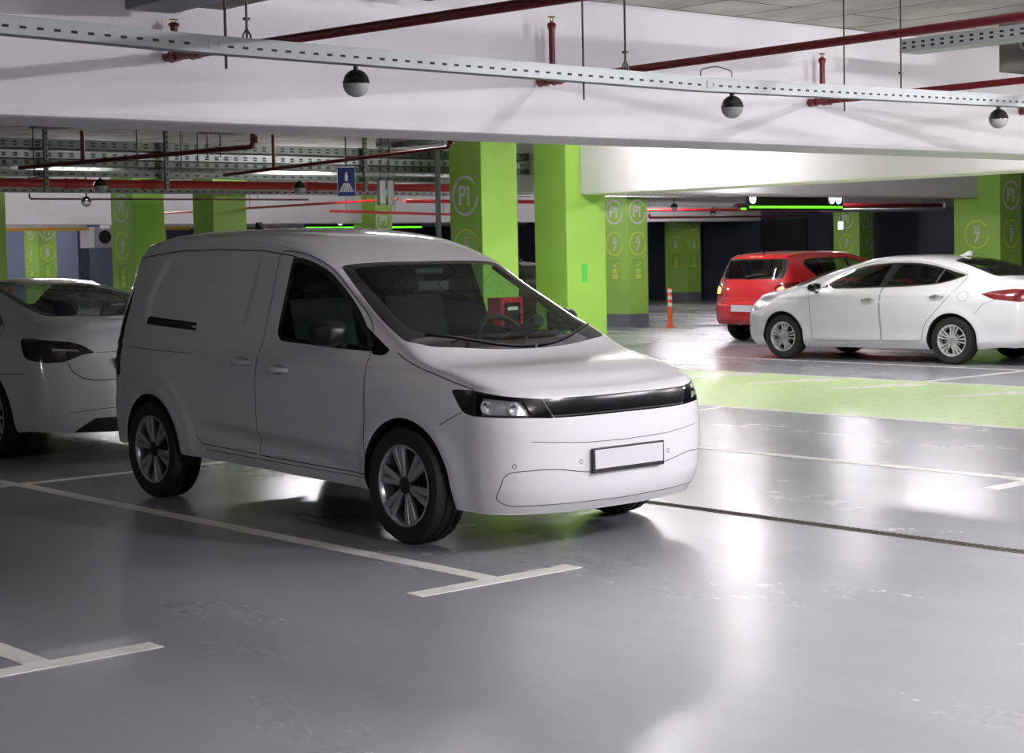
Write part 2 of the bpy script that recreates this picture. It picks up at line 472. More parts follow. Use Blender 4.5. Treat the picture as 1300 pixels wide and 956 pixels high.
def ring_bm(bm, r0, r1, a0, a1, n=48, mi=0, dz=0.0015):
    t = [[], []]
    for i in range(n+1):
        a = a0+(a1-a0)*i/n
        t[0].append([bm.verts.new((r*math.cos(a), r*math.sin(a), 0)) for r in (r0, r1)])
        t[1].append([bm.verts.new((r*math.cos(a), r*math.sin(a), dz)) for r in (r0, r1)])
    for i in range(n):
        f = bm.faces.new((t[1][i][0], t[1][i][1], t[1][i+1][1], t[1][i+1][0])); f.material_index = mi
        f = bm.faces.new((t[0][i][1], t[1][i][1], t[1][i+1][1], t[0][i+1][1])) if False else None
def add_text(bm, s, size, x, y, bold=0.0, mi=0, sx=1.0):
    me = text_mesh(s, size, bold)
    b2 = bmesh.new(); b2.from_mesh(me); bpy.data.meshes.remove(me)
    vm = {}
    for v in b2.verts: vm[v.index] = bm.verts.new((v.co.x*sx+x, v.co.y+y, max(v.co.z, 0)+0.001))
    for f in b2.faces:
        try: bm.faces.new([vm[v.index] for v in f.verts]).material_index = mi
        except ValueError: pass
    b2.free()
def flat_rect(bm, x0, x1, y0, y1, mi=0, z=0.001):
    bm.faces.new([bm.verts.new(p) for p in ((x0, y0, z), (x1, y0, z), (x1, y1, z), (x0, y1, z))]).material_index = mi
G0, G1 = math.radians(58), math.radians(58-340)
def level_mesh():
    bm = bmesh.new(); ring_bm(bm, 0.215, 0.25, math.radians(35), math.radians(35)+math.radians(322))
    add_text(bm, 'P', 0.33, -0.062, -0.005, 0.007, sx=0.9)
    for P_ in ([(0.045, -0.115), (0.085, -0.115), (0.085, 0.115), (0.045, 0.115)], [(0.0, 0.062), (0.045, 0.082), (0.045, 0.115), (0.03, 0.115), (0.0, 0.095)]):
        bm.faces.new([bm.verts.new((a_, b_, 0.0015)) for a_, b_ in P_])
    me = bpy.data.meshes.new('level_sign'); bm.to_mesh(me); bm.free(); me.materials.append(MT['mark_grey']); return me
def zone_mesh(num):
    bm = bmesh.new(); ring_bm(bm, 0.218, 0.243, math.radians(35), math.radians(35)+math.radians(322), mi=1)
    add_text(bm, num, 0.27, 0, -0.06, 0.005)
    for k, x in enumerate((-0.036, -0.012, 0.012, 0.036)):   # two tiny rows of small capitals, unreadable in the photograph
        flat_rect(bm, x-0.009, x+0.009, 0.118, 0.140)
    for x in (-0.05, -0.022, 0.006, 0.034): flat_rect(bm, x, x+0.022, 0.068, 0.096)
    me = bpy.data.meshes.new('zone_sign'); bm.to_mesh(me); bm.free(); me.materials.append(MT['mark_grey']); me.materials.append(MT['mark_yellow']); return me
def notice_mesh():
    bm = bmesh.new()
    for r in ((-0.13, 0.13, -0.205, -0.195), (-0.13, 0.13, 0.195, 0.205), (-0.13, -0.12, -0.2, 0.2), (0.12, 0.13, -0.2, 0.2)): flat_rect(bm, *r, mi=1)
    ring_bm(bm, 0.02, 0.034, 0, 2*PI, 16, mi=0)
    for y, wd in ((0.0, 0.07), (-0.045, 0.06), (-0.10, 0.085), (-0.135, 0.085), (-0.165, 0.085)): flat_rect(bm, -wd, wd, y-0.014, y+0.010, mi=0)
    flat_rect(bm, 0.07, 0.10, 0.12, 0.165); flat_rect(bm, -0.02, 0.02, 0.07, 0.12)
    me = bpy.data.meshes.new('notice'); bm.to_mesh(me); bm.free(); me.materials.append(MT['mark_yellow']); me.materials.append(MT['mark_dark']); return me
LEVEL = level_mesh(); ZONES = {}; NOTICE = notice_mesh()

def pillar(x, y, lx, ly, label, num='7', left=True, right=True, z0=2.36, skip_left_level=False):
    """(x, y) is the corner with the greatest x and smallest y; left = signs on the -y face, right = signs on the +x face"""
    t = empty('pillar', (x-lx/2, y+ly/2, 0), 0, label, 'pillar')
    bm = bmesh.new(); box(bm, -lx/2, lx/2, -ly/2, ly/2, 0, ZC, 0.012)
    build('shaft', bm, MT['green'], t)
    bm = bmesh.new(); box(bm, -lx/2-0.004, lx/2+0.004, -ly/2-0.004, ly/2+0.004, 0.001, 0.27)
    tag(build('base_band', bm, MT['band'], t), 'grey painted band at the foot')
    if num not in ZONES: ZONES[num] = zone_mesh(num)
    for on, loc, rot in ((left, Vector((0, -ly/2-0.003, 0)), (PI/2, 0, 0)), (right, Vector((lx/2+0.003, 0, 0)), (PI/2, 0, PI/2))):
        if not on: continue
        for nm, me, z, lb in (('level_sign', LEVEL, z0, 'P1 in a broken ring'), ('zone_sign', ZONES[num], z0-0.65, 'number in a yellow broken ring'), ('notice', NOTICE, z0-1.19, None)):
            if skip_left_level and nm == 'level_sign' and loc.y != 0: continue
            o = bpy.data.objects.new(nm, me); COL.objects.link(o); o.parent = t
            o.location = loc+Vector((0, 0, z)); o.rotation_euler = rot
            tag(o, lb)
    return t
pillar(-8.76, 7.10, 0.62, 0.58, 'green pillar with a shaded P1 sign on its left face, left of a twin pillar behind the van', left=True, right=False, z0=2.29)
pillar(-8.52, 8.28, 0.60, 0.68, 'plain green pillar carrying the brightly lit beam, right of its twin behind the van', left=False, right=False)
pillar(-17.67, 18.44, 0.76, 0.58, 'green pillar marked P1 and 7 beside the orange bollard', '7', z0=2.36)
pillar(-28.41, 31.6, 0.92, 0.60, 'green pillar marked 8 standing against the navy wall left of the red car', '8', z0=2.38)
pillar(-9.16, 18.80, 0.92, 0.64, 'green pillar marked P1 and 7 behind the white sedan roof at the right edge', '7', z0=2.38, skip_left_level=True)
pillar(-19.38, 8.17, 0.79, 0.61, 'green pillar with a large P1 on its shaded side, just left of the van roof', '7', True, False, z0=2.48)
pillar(-17.71, 8.75, 0.66, 0.65, 'plain green pillar rising behind the rear of the van roof', left=False, right=False)
pillar(-20.2, 5.83, 0.79, 0.40, 'green pillar cut off by the left edge of the photo', left=False, right=False)
pillar(-42.08, 17.34, 0.95, 0.60, 'small distant green pillar marked 9 near the left edge', '9', z0=2.50)
pillar(-26.75, 18.80, 0.92, 0.52, 'distant green pillar with P1 above the middle of the van roof', '7', False, True, z0=2.42)
pillar(-22.30, 32.0, 0.90, 0.62, 'dim green pillar above the red car roof', '7', z0=2.30)
pillar(-44.0, 31.0, 0.8, 0.6, 'far green pillar hidden behind the twin pillars', left=False, right=False)

# green notice patch on lit pillar
# far doorway, AC units -------------------------------------------------
def door(n, x0, x1, y, z1, m, label):
    bm = bmesh.new(); box(bm, x0, x1, y-0.06, y, 0, z1, 0.01)
    t = tag(build('door_%d' % n, bm, m), label, kind='structure')
    bm = bmesh.new()
    for a, b, c, d in ((x0-0.08, x0, 0, z1+0.08), (x1, x1+0.08, 0, z1+0.08), (x0, x1, z1, z1+0.08)): box(bm, a, b, y-0.09, y, c, d)
    build('frame', bm, MT['black_plastic'], t)
    bm = bmesh.new(); tube(bm, [(x0+0.08, y-0.10, 1.0), (x0+0.2, y-0.10, 1.0)], 0.012)
    build('handle', bm, MT['galv'], t)
door(1, -24.5, -23.5, 33.7, 2.05, MT['unit_grey'], 'grey door in the navy wall')
door(2, -27.2, -25.6, 33.7, 2.3, MT['black_plastic'], 'dark double door in the navy wall')
door(3, -31.2, -29.8, 33.7, 2.3, MT['black_plastic'], 'dark door left of the far green pillar')
for k, (y0, y1, l) in enumerate(((16.1, 17.1, 'grey air handling unit under the far yellow stripe, left one'), (17.45, 18.5, 'grey air handling unit under the far yellow stripe, right one'))):
    t = empty('air_handler', (-39.6, (y0+y1)/2+1.6, 1.95), 0, l, 'air handler')
    hw = (y1-y0)/2
    bm = bmesh.new(); box(bm, -0.45, 0.45, -hw, hw, 0, 0.62, 0.02); build('casing', bm, MT['unit_grey'], t)
    bm = bmesh.new(); lathe(bm, [(0.20, 0.45), (0.20, 0.47), (0.17, 0.47), (0.0001, 0.455)], 24, axis='X', center=(0, -hw*0.3, 0.32)); build('fan_grille', bm, MT['slot'], t, True)
    for yy in (-hw*0.8, hw*0.8):
        bm = bmesh.new(); tube(bm, [(0, yy, 0.6), (0, yy, ZC-1.95)], 0.015); build('hanger', bm, MT['steel_dark'], t)

# cable trays, pipes, rods --------------------------------------------------
def tray(x, y0, y1, z, h, d, mkey, label, pitch=0.14, rows=1, axis='y', parts=True, slot=(0.05, 0.016), name='cable_tray', group=None):
    """U-shaped tray along y (or x); visible side faces +x (or -y)"""
    t = empty(name, ((x, (y0+y1)/2, z) if axis == 'y' else ((y0+y1)/2, x, z)), 0 if axis == 'y' else -PI/2, label, 'cable tray', group)
    L2 = (y1-y0)/2
    bm = bmesh.new(); th = 0.004
    box(bm, -th, 0, -L2, L2, 0, h); box(bm, -d, -d+th, -L2, L2, 0, h); box(bm, -d, 0, -L2, L2, 0, th)
    box(bm, -0.014, 0.002, -L2, L2, h-0.004, h); box(bm, -d-0.002, -d+0.014, -L2, L2, h-0.004, h)
    box(bm, -0.002, 0.003, -L2, L2, 0, 0.006)
    n = int((y1-y0)/pitch)
    for i in range(n):
        yy = -L2+(i+0.5)*pitch
        for r in range(rows):
            zz = h*(r+1)/(rows+1)-(0.004 if rows == 1 else 0)
            box(bm, 0.0, 0.0012, yy-slot[0]/2, yy+slot[0]/2, zz-slot[1]/2, zz+slot[1]/2, mi=1)
    for f in bm.faces: pass
    build('channel', bm, [MT[mkey], MT['slot']], t)
    return t

# foreground channel in three joined lengths
def seg(p0, p1, label):
    (ya, za), (yb, zb) = p0, p1
    t = tray(1.55, ya, yb, 0, 0.066, 0.07, 'rail', label, pitch=0.068, slot=(0.026, 0.010), name='sensor_rail', group='sections of the foreground steel rail')
    t.location = (1.55, (ya+yb)/2, (za+zb)/2)
    t.rotation_euler = (math.atan2(zb-za, yb-ya), 0, 0)
    bm = bmesh.new()
    L2 = (yb-ya)/2
    box(bm, -0.002, 0.003, -L2, -L2+0.06, 0.016, 0.052, 0.001); box(bm, 0.0025, 0.007, -L2+0.042, -L2+0.054, 0.028, 0.040, 0.001)
    build('coupler', bm, MT['rail'], t)
    bm = bmesh.new()
    box(bm, -0.07, 0.0, -L2, L2, 0.066, 0.070); build('cover', bm, MT['rail'], t)
seg((-6.2, 2.465), (-2.94, 2.395), 'left length of the long slotted steel rail in the foreground')
seg((-2.94, 2.395), (-0.06, 2.375), 'middle length of the long slotted steel rail in the foreground')
seg((-0.06, 2.375), (5.6, 2.44), 'right length of the long slotted steel rail in the foreground')

def dome(x, y, z, r, label, wire=False, up_to=None):
    t = empty('parking_sensor', (x, y, z), 0, label, 'parking sensor', 'round sensors hanging from steel rails')
    bm = bmesh.new()
    pr = [(0.0001, r)]+[(r*math.sin(a), r*math.cos(a)) for a in [math.radians(k) for k in range(15, 90, 12)]]+[(r*1.03, 0.006), (r*1.03, -0.006)]
    rings = lathe(bm, pr, 28); build('housing', bm, MT['black_gloss'], t, True)
    bm = bmesh.new()
    pr = [(r*math.cos(a), -r*math.sin(a)-0.004) for a in [math.radians(k) for k in range(0, 88, 11)]]+[(0.0001, -r-0.004)]
    lathe(bm, pr, 28); build('dome_cover', bm, MT['dome_white'], t, True)
    bm = bmesh.new(); lathe(bm, [(0.012, r*0.95), (0.012, (up_to-z) if up_to else r+0.012)], 10); build('mount', bm, MT['steel_dark'], t)
    if wire:
        bm = bmesh.new(); tube(bm, bend([(x-0.03, y-0.20, 2.46), (x-0.03, y-0.20, 2.49), (x-0.02, y-0.10, 2.515), (x, y, 2.49), (x, y, 2.46)], 0.04), 0.003, 6)
        tag(build('cable', bm, MT['black_plastic'], None, True), 'thin black cable looping above the foreground rail over the middle sensor', 'cable')
dome(1.51, -2.20, 2.316, 0.057, 'black and white round sensor left of the others on the foreground rail')
dome(1.51, 0.17, 2.309, 0.057, 'black and white round sensor with a looped cable, middle one on the foreground rail', True)
dome(1.51, 2.56, 2.333, 0.057, 'black and white round sensor nearest the right edge on the foreground rail')
for x, y, z, l in ((-9.96, 2.62, 2.41, 'small round sensor on the far green-grey tray at left'), (-15.5, 5.3, 2.44, 'small round sensor under the far white tray at left'), (-9.96, 5.25, 2.41, 'small round sensor on the far tray left of the blue sign'),
                   (-16.6, 18.7, 2.42, 'small round sensor in front of the bollard pillar'), (-21.5, 25.2, 2.44, 'tiny round sensor near the far pillar by the wall')):
    dome(x, y, z, 0.075, l, up_to=None if x > -11 else ZC)

def rod(x, y, z0, z1, label, r=0.0045, hook=False):
    bm = bmesh.new(); tube(bm, [(x, y, z0), (x, y, z1)], r, 8)
    box(bm, x-0.011, x+0.011, y-0.011, y+0.011, z0+0.09, z0+0.10)
    if hook:
        tube(bm, [(x, y-0.018, z0), (x, y-0.018, z0+0.03), (x, y, z0+0.055), (x, y+0.018, z0+0.03), (x, y+0.018, z0)], 0.004, 6)
    tag(build('threaded_rod', bm, MT['steel_dark']), label, 'hanger rod', 'thin steel hanger rods')
rod(1.515, -2.84, 2.34, ZC, 'thin rod through the foreground rail right of the left joint', 0.006)
rod(1.515, -2.74, 2.45, ZC, 'hooked rod holding the foreground rail right of the left joint', 0.005, True)
rod(1.515, -0.88, 2.30, ZC, 'long thin rod passing down through the middle of the foreground rail')
rod(1.515, -0.60, 2.445, ZC, 'hooked rod holding the middle of the foreground rail', 0.0055, True)
rod(1.515, 1.08, 2.32, ZC, 'long thin rod passing down through the right part of the foreground rail')
rod(1.515, 1.59, 2.46, ZC, 'thin rod holding the right part of the foreground rail')

def pipe(name, pts, r, mkey, label, cat='pipe', group=None, couplings=(), cr=1.25, n=14, hang=()):
    t = empty(name, pts[0], 0, label, cat, group)
    o0 = Vector(pts[0]); P = [Vector(p)-o0 for p in pts]
    bm = bmesh.new(); tube(bm, bend(P, r*2.2), r, n); build('run', bm, MT[mkey], t, True, angle=40)
    if couplings:
        for c, ax in couplings:
            bm = bmesh.new()
            c = Vector(c)-o0; d = Vector(ax)*r*1.4
            tube(bm, [c-d, c-d*0.72, c-d*0.7, c+d*0.7, c+d*0.72, c+d], r*cr, n, rads=[r*cr*1.08, r*cr*1.08, r*cr*0.97, r*cr*0.97, r*cr*1.08, r*cr*1.08])
            build('coupling', bm, MT[mkey], t, True, angle=40)
    for f in hang:
        k = f*(len(P)-1); i = min(int(k), len(P)-2); q = P[i]+(P[i+1]-P[i])*(k-i)
        bm = bmesh.new(); tube(bm, [q+Vector((0, 0, r*0.8)), Vector((q.x, q.y, ZC-o0.z))], 0.006, 6); build('hanger', bm, MT['steel_dark'], t)
    return t
X_, Z_ = (1, 0, 0), (0, 0, 1)
def sprinkler(pt, parent_pts, up=True):
    pass
R0 = 0.020
pA = pipe('sprinkler_pipe', [(-0.5, -1.95, 2.63), (3.4, -1.83, 2.57)], R0*1.15, 'pipe_dark', 'dark red pipe with a brass sprinkler head behind the left part of the foreground rail', couplings=[((-0.42, -1.948, 2.629), X_), ((-0.22, -1.942, 2.626), X_)])
pB = pipe('sprinkler_pipe', [(-0.5, 0.65, 2.63), (4.4, 0.78, 2.67)], R0*1.15, 'pipe_dark', 'dark red pipe with a tall riser near the middle, running to the upper right', couplings=[((-0.46, 0.65, 2.63), X_), ((-0.34, 0.653, 2.63), X_)])
pC = pipe('sprinkler_pipe', [(-0.5, 3.24, 2.61), (3.0, 3.36, 2.64)], R0*1.15, 'pipe_dark', 'dark red pipe leaving the beam at the right behind the rail', couplings=[((-0.46, 3.24, 2.61), X_), ((-0.34, 3.244, 2.61), X_)])
pipe('sprinkler_pipe', [(-0.5, 5.92, 2.65), (1.5, 5.98, 2.67)], R0*1.15, 'pipe_dark', 'short dark red pipe stub at the right edge', couplings=[((-0.46, 5.92, 2.65), X_)])
def riser(par, x, y, z0, z1):
    h = z1-z0
    bm = bmesh.new(); tube(bm, [(0, 0, 0), (0, 0, h*0.86)], R0*0.95, 12)
    tube(bm, [(0, 0, h*0.80), (0, 0, h*0.84), (0, 0, h*0.85), (0, 0, h*0.9)], R0, 12, rads=[R0*1.25, R0*1.25, R0*1.5, R0*1.2]); t = build('riser', bm, MT['pipe_dark'], par, True, loc=Vector((x, y, z0))-par.location, angle=40)
    bm = bmesh.new()
    tube(bm, [(0, 0, h*0.88), (0, 0, h*0.93)], 0.011, 8)
    tube(bm, [(0, -0.013, h*0.93), (0, -0.010, h*0.965), (0, 0, h*0.985), (0, 0.010, h*0.965), (0, 0.013, h*0.93)], 0.003, 6)
    lathe(bm, [(0.0001, h*0.985), (0.024, h*0.985), (0.024, h), (0.0001, h)], 14)
    build('sprinkler_head', bm, MT['brass'], t)
riser(pA, -0.42, -1.947, 2.63, 2.82)
riser(pB, -0.38, 0.653, 2.63, 3.02)
riser(pC, -0.38, 3.244, 2.61, 2.95)

# top right: perforated tray and concrete box ; top left: duct undersides
t = tray(2.55, -0.3, 4.0, 2.86, 0.09, 0.20, 'galv', 'wide perforated steel tray under the ceiling at the upper right', pitch=0.075, rows=2, axis='x', slot=(0.028, 0.014))
t.rotation_euler = (0, 0, -PI/2); t.location = (2.53, 3.12, 2.87)
bm = bmesh.new(); box(bm, 0.57, 2.0, 4.0, 4.5, 2.77, ZC-0.001)
t = tag(build('concrete_bracket', bm, MT['concrete']), 'brown concrete block under the ceiling at the right edge', 'concrete block')
bm = bmesh.new(); lathe(bm, [(0.03, -0.008), (0.045, -0.008), (0.045, 0.0), (0.03, 0.0)], 20, axis='Y', center=(0.78, 4.0, 2.95)); build('ring_plate', bm, MT['unit_grey'], t)
bm = bmesh.new(); box(bm, -0.30, 3.6, -1.98, -1.72, 2.87, ZC-0.001)
tag(build('duct', bm, MT['concrete']), 'dark grey duct end at the top left', 'duct')
bm = bmesh.new(); box(bm, -0.30, 3.6, -2.29, -2.02, 2.83, ZC-0.001)
tag(build('duct', bm, MT['band']), 'grey duct at the top left corner', 'duct')
bm = bmesh.new(); box(bm, -0.30, 1.6, -0.55, -0.35, 3.02, ZC-0.02, 0.02); lathe(bm, [(0.02, 2.99), (0.02, 3.02)], 10, center=(0.0, -0.45, 0)); 
tag(build('junction_box', bm, MT['concrete']), 'small dark fixture at the top edge left of centre', 'fixture')

# left background service runs (behind the foreground beam)
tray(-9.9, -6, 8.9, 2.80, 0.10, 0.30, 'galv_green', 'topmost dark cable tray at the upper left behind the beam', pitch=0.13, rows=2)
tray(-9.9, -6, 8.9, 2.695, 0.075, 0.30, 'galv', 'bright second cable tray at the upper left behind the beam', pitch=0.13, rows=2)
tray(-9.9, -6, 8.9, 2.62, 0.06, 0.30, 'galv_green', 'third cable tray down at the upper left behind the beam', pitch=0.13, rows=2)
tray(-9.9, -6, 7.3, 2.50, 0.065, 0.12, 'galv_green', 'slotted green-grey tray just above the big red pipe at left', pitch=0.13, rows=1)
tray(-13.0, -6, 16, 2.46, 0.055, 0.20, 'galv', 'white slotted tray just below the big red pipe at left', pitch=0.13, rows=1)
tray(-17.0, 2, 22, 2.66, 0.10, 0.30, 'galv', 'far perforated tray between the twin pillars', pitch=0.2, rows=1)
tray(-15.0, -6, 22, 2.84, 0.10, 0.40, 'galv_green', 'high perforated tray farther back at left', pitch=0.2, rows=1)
pipe('water_main', [(-12.1, -6, 2.54), (-12.1, 20, 2.52)], 0.055, 'pipe_red', 'thick bright red pipe across the upper left background', hang=(0.3, 0.42, 0.55), couplings=[((-12.1, y, 2.53), (0, 1, 0)) for y in (3.35, 4.4, 6.9, 9.6)], cr=1.15)
pipe('water_main', [(-20.6, 15.0, 2.66), (-20.6, 20, 2.66)], 0.04, 'pipe_red', 'second red main farther back seen between the twin pillars', hang=(0.2, 0.8))
pD = pipe('sprinkler_pipe', [(-6.4, 0.0, 2.385), (-2.75, 0.0, 2.35), (-2.72, 0.0, ZC)], 0.018, 'pipe_dark', 'dark red pipe rising to the right with an elbow above the van rear', couplings=[((-2.72, 0, 2.40), Z_)])
bm = bmesh.new(); tube(bm, [(1.15, 0, -0.01), (1.15, 0, 0.24)], 0.018, 12); build('riser', bm, MT['pipe_dark'], pD, True, angle=40)
pE = pipe('sprinkler_pipe', [(-8.0, 3.0, 2.44), (-4.3, 3.0, 2.51), (-4.27, 3.0, ZC)], 0.018, 'pipe_dark', 'dark red pipe rising to an elbow beside the shaded P1 pillar', couplings=[((-4.27, 3, 2.56), Z_)])
bm = bmesh.new(); tube(bm, [(0.93, 0, 0.01), (0.93, 0, 0.40)], 0.018, 12); build('riser', bm, MT['pipe_dark'], pE, True, angle=40)
pipe('sprinkler_pipe', [(-16, 4.66, 2.56), (-16, 4.67, 2.49), (-16, 9.5, 2.50)], 0.014, 'pipe_dark', 'thin dark red pipe below the white tray at left', hang=(0.12, 0.5, 0.9))
pipe('sprinkler_pipe', [(-22, 9.5, 2.42), (-14, 9.8, 2.44)], 0.02, 'pipe_red', 'thin bright red pipe right of the left green pillars', hang=(0.12, 0.5, 0.9))
pipe('sprinkler_pipe', [(-24.5, 15.9, 2.58), (-24.5, 19.5, 2.50)], 0.03, 'pipe_red', 'short bright red pipe below the blue sign', hang=(0.12, 0.5, 0.9))
for k, (y, z1) in enumerate(((1.92, ZC), (3.38, ZC), (6.14, ZC), (-1.0, ZC))):
    t = empty('tray_bracket', (-9.86, y, 2.36), 0, ('steel tray bracket at the far upper left', 'steel tray bracket above the left green pillars', 'steel tray bracket right of the blue sign', 'steel tray bracket beyond the left edge')[k], 'bracket')
    bm = bmesh.new(); box(bm, 0.006, 0.046, -0.022, 0.022, 0, z1-2.36); 
    for i in range(12): box(bm, 0.046, 0.048, -0.008, 0.008, 0.04+i*0.06, 0.07+i*0.06, mi=1)
    build('post', bm, [MT['galv_green'], MT['slot']], t)
    bm = bmesh.new()
    for z in (0.125, 0.245, 0.322, 0.425): prism(bm, [(0.0, z), (-0.38, z), (-0.38, z+0.012), (0.0, z+0.012)], -0.02, 0.02)
    build('arm', bm, MT['band'], t)
for x, y, z0, l in ((-8.0, 0.90, 2.4, 'thin rod at the far upper left, left of the dark red riser'), (-6.0, 0.9, 2.4, 'thin rod just right of the dark red riser at the upper left'), (-8.0, 2.5, 2.45, 'thin rod above the left green pillar'),
                    (-5.0, 1.0, 2.42, 'left rod of a close pair above the van roof'), (-4.9, 1.06, 2.42, 'right rod of a close pair above the van roof'), (-6.2, 1.62, 2.45, 'thin rod between the pipe elbow and the second riser'),
                    (-4.0, 0.03, 2.35, 'thin rod meeting the first dark red background pipe'), (-5.2, 3.03, 2.48, 'thin rod meeting the second dark red background pipe'), (-9.0, 6.7, 2.6, 'thin rod just left of the shaded P1 pillar'),
                    (-14, 8, 2.6, 'distant thin rod right of the blue sign'), (-14, 9.2, 2.6, 'distant thin rod nearest the shaded P1 pillar')):
    rod(x, y, z0, ZC, l, 0.006)
for x0, x1, y0, y1, z0, m_, l in ((-8.9, -5.9, 3.25, 3.65, 2.93, 'concrete', 'dark brown duct under the ceiling left of the blue crossing sign'), (-8.6, -5.2, 1.15, 1.5, 2.90, 'band', 'dark grey duct under the ceiling above the left trays'), (-7.4, -4.6, 1.75, 2.0, 2.97, 'black_plastic', 'black cable duct under the ceiling above the left green pillars')):
    bm = bmesh.new(); box(bm, x0, x1, y0, y1, z0, ZC-0.001); box(bm, x1-0.03, x1+0.004, y0-0.012, y1+0.012, z0-0.012, ZC-0.001)
    tag(build('duct', bm, MT[m_]), l, 'duct')
# silver duct near the shaded pillar
bm = bmesh.new(); tube(bm, [(-10.35, 6.75, 3.0), (-9.15, 7.0, 3.02)], 0.07, 18)
for k in range(6): tube(bm, [(-10.3+k*0.2, 6.76+k*0.042, 3.002+k*0.003), (-10.28+k*0.2, 6.764+k*0.042, 3.002+k*0.003)], 0.074, 18)
tag(build('flexible_duct', bm, MT['foil'], smooth=True, angle=40), 'shiny silver duct under the ceiling left of the shaded P1 pillar', 'duct')
# grey cladding edge beside pillar
bm = bmesh.new(); tube(bm, [(-9.55, 7.05, 0.0), (-9.55, 7.05, 2.88)], 0.035, 12)
tag(build('cable_conduit', bm, MT['band'], smooth=True, angle=40), 'vertical grey conduit at the left side of the shaded P1 pillar', 'conduit')
# hanging glass light box
t = empty('hanging_box', (-9.8, 6.42, 2.2), 0, 'grey metal box hanging right of the blue crossing sign', 'box')
bm = bmesh.new(); box(bm, -0.03, 0.03, -0.11, -0.02, 0, 0.30, 0.004); build('panel', bm, MT['galv'], t)
bm = bmesh.new(); box(bm, -0.03, 0.03, 0.02, 0.11, 0, 0.30, 0.004); build('panel', bm, MT['galv'], t)
bm = bmesh.new(); box(bm, -0.02, 0.02, -0.02, 0.02, 0.10, 0.2); build('bridge', bm, MT['galv'], t)
for yy in (-0.06, 0.06):
    bm = bmesh.new(); tube(bm, [(0, yy, 0.3), (0, yy, ZC-2.2)], 0.006, 6); build('hanger', bm, MT['steel_dark'], t)

# blue crossing sign
t = empty('crossing_sign', (-8.22, 4.70, 2.235), 0, 'blue pedestrian crossing sign with a white triangle hanging from the trays', 'sign')
t.rotation_euler = (0, 0, math.radians(-38))
bm = bmesh.new(); box(bm, -0.006, 0.006, -0.10, 0.10, 0, 0.33, 0.003); build('board', bm, MT['sign_blue'], t)
bm = bmesh.new()
for a, b, c, d in ((-0.10, 0.10, 0.322, 0.33), (-0.10, 0.10, 0, 0.006), (-0.10, -0.095, 0, 0.33), (0.095, 0.10, 0, 0.33)): box(bm, 0.0062, 0.0075, a, b, c, d)
for k in range(7):  # crossing stripes narrowing upward
    y = -0.075+k*0.025
    bm.faces.new([bm.verts.new((0.0078, yy, zz)) for yy, zz in ((y-0.007, 0.05), (y+0.007, 0.05), (y*0.35+0.004, 0.15), (y*0.35-0.004, 0.15))])
bm.faces.new([bm.verts.new((0.0078, yy, zz)) for yy, zz in ((-0.014, 0.17), (0.014, 0.17), (0.02, 0.22), (0.006, 0.27), (-0.006, 0.27), (-0.018, 0.22))])
build('crossing_mark', bm, MT['sign_white'], t)
bm = bmesh.new(); tube(bm, [(0, 0, 0.33), (0, 0, ZC-2.235)], 0.008, 8); build('hanger', bm, MT['steel_dark'], t)

# hanging guidance signs
def guide(x, y0, y1, z, h, label, icons, inner=True):
    t = empty('guidance_sign', (x, (y0+y1)/2, z), 0, label, 'sign')
    L2 = (y1-y0)/2
    bm = bmesh.new(); box(bm, -0.05, 0, -L2, L2, 0, h, 0.006); build('panel', bm, MT['black_plastic'], t)
    bm = bmesh.new(); box(bm, 0.001, 0.008, -L2+0.03, L2-0.03, 0.03, 0.065); tag(build('light_strip', bm, MT['green_led'], t), 'glowing green strip')
    for yy in icons:
        bm = bmesh.new()
        c = 0.19
        for rr in (0.085,):
            lathe(bm, [(rr, 0.001), (rr, 0.006), (rr*0.72, 0.006), (rr*0.72, 0.001)], 20, axis='X', center=(0, yy, c))
        box(bm, 0.001, 0.006, yy-0.05, yy+0.05, c-0.012, c+0.012); box(bm, 0.001, 0.006, yy-0.012, yy+0.012, c-0.05, c+0.05)
        build('icon', bm, MT['icon_lit'], t)
    for yy in (-L2*0.8, L2*0.8):
        bm = bmesh.new(); tube(bm, [(-0.025, yy, h), (-0.025, yy, ZC-z)], 0.01, 6); build('hanger', bm, MT['steel_dark'], t)
guide(-12.5, 16.25, 18.85, 2.235, 0.30, 'black hanging sign with a glowing green strip and round white icons at both ends', (-1.18, 0.98, 1.17))
guide(-29.5, 18.6, 20.4, 2.26, 0.30, 'distant black hanging sign with a green strip above the van roof, left part', (0.2,), False)
guide(-29.5, 21.0, 22.4, 2.26, 0.30, 'distant black hanging sign with a green strip above the van roof, right part', (-0.4,), False)
t = empty('exit_light', (-20.87, 29.37, 2.0), 0, 'small lit blue-white sign on the dark wall above the red car', 'sign')
bm = bmesh.new(); box(bm, -0.03, 0.03, -0.07, 0.07, 0, 0.2, 0.01); build('lit_panel', bm, MT['icon_lit'], t)
bm = bmesh.new(); tube(bm, [(0, 0, 0.2), (0, 0, ZC-2.0)], 0.01, 6); build('hanger', bm, MT['steel_dark'], t)
t = empty('indicator_lamp', (-14.5, 18.44, 2.30), 0, 'small green indicator lamp left of the hanging guidance sign', 'lamp')
bm = bmesh.new(); box(bm, -0.05, 0.05, -0.07, 0.07, 0, 0.06, 0.02); build('lit_lens', bm, MT['green_led'], t)
bm = bmesh.new(); tube(bm, [(0, 0, 0.06), (0, 0, ZC-2.30)], 0.008, 6); build('hanger', bm, MT['steel_dark'], t)
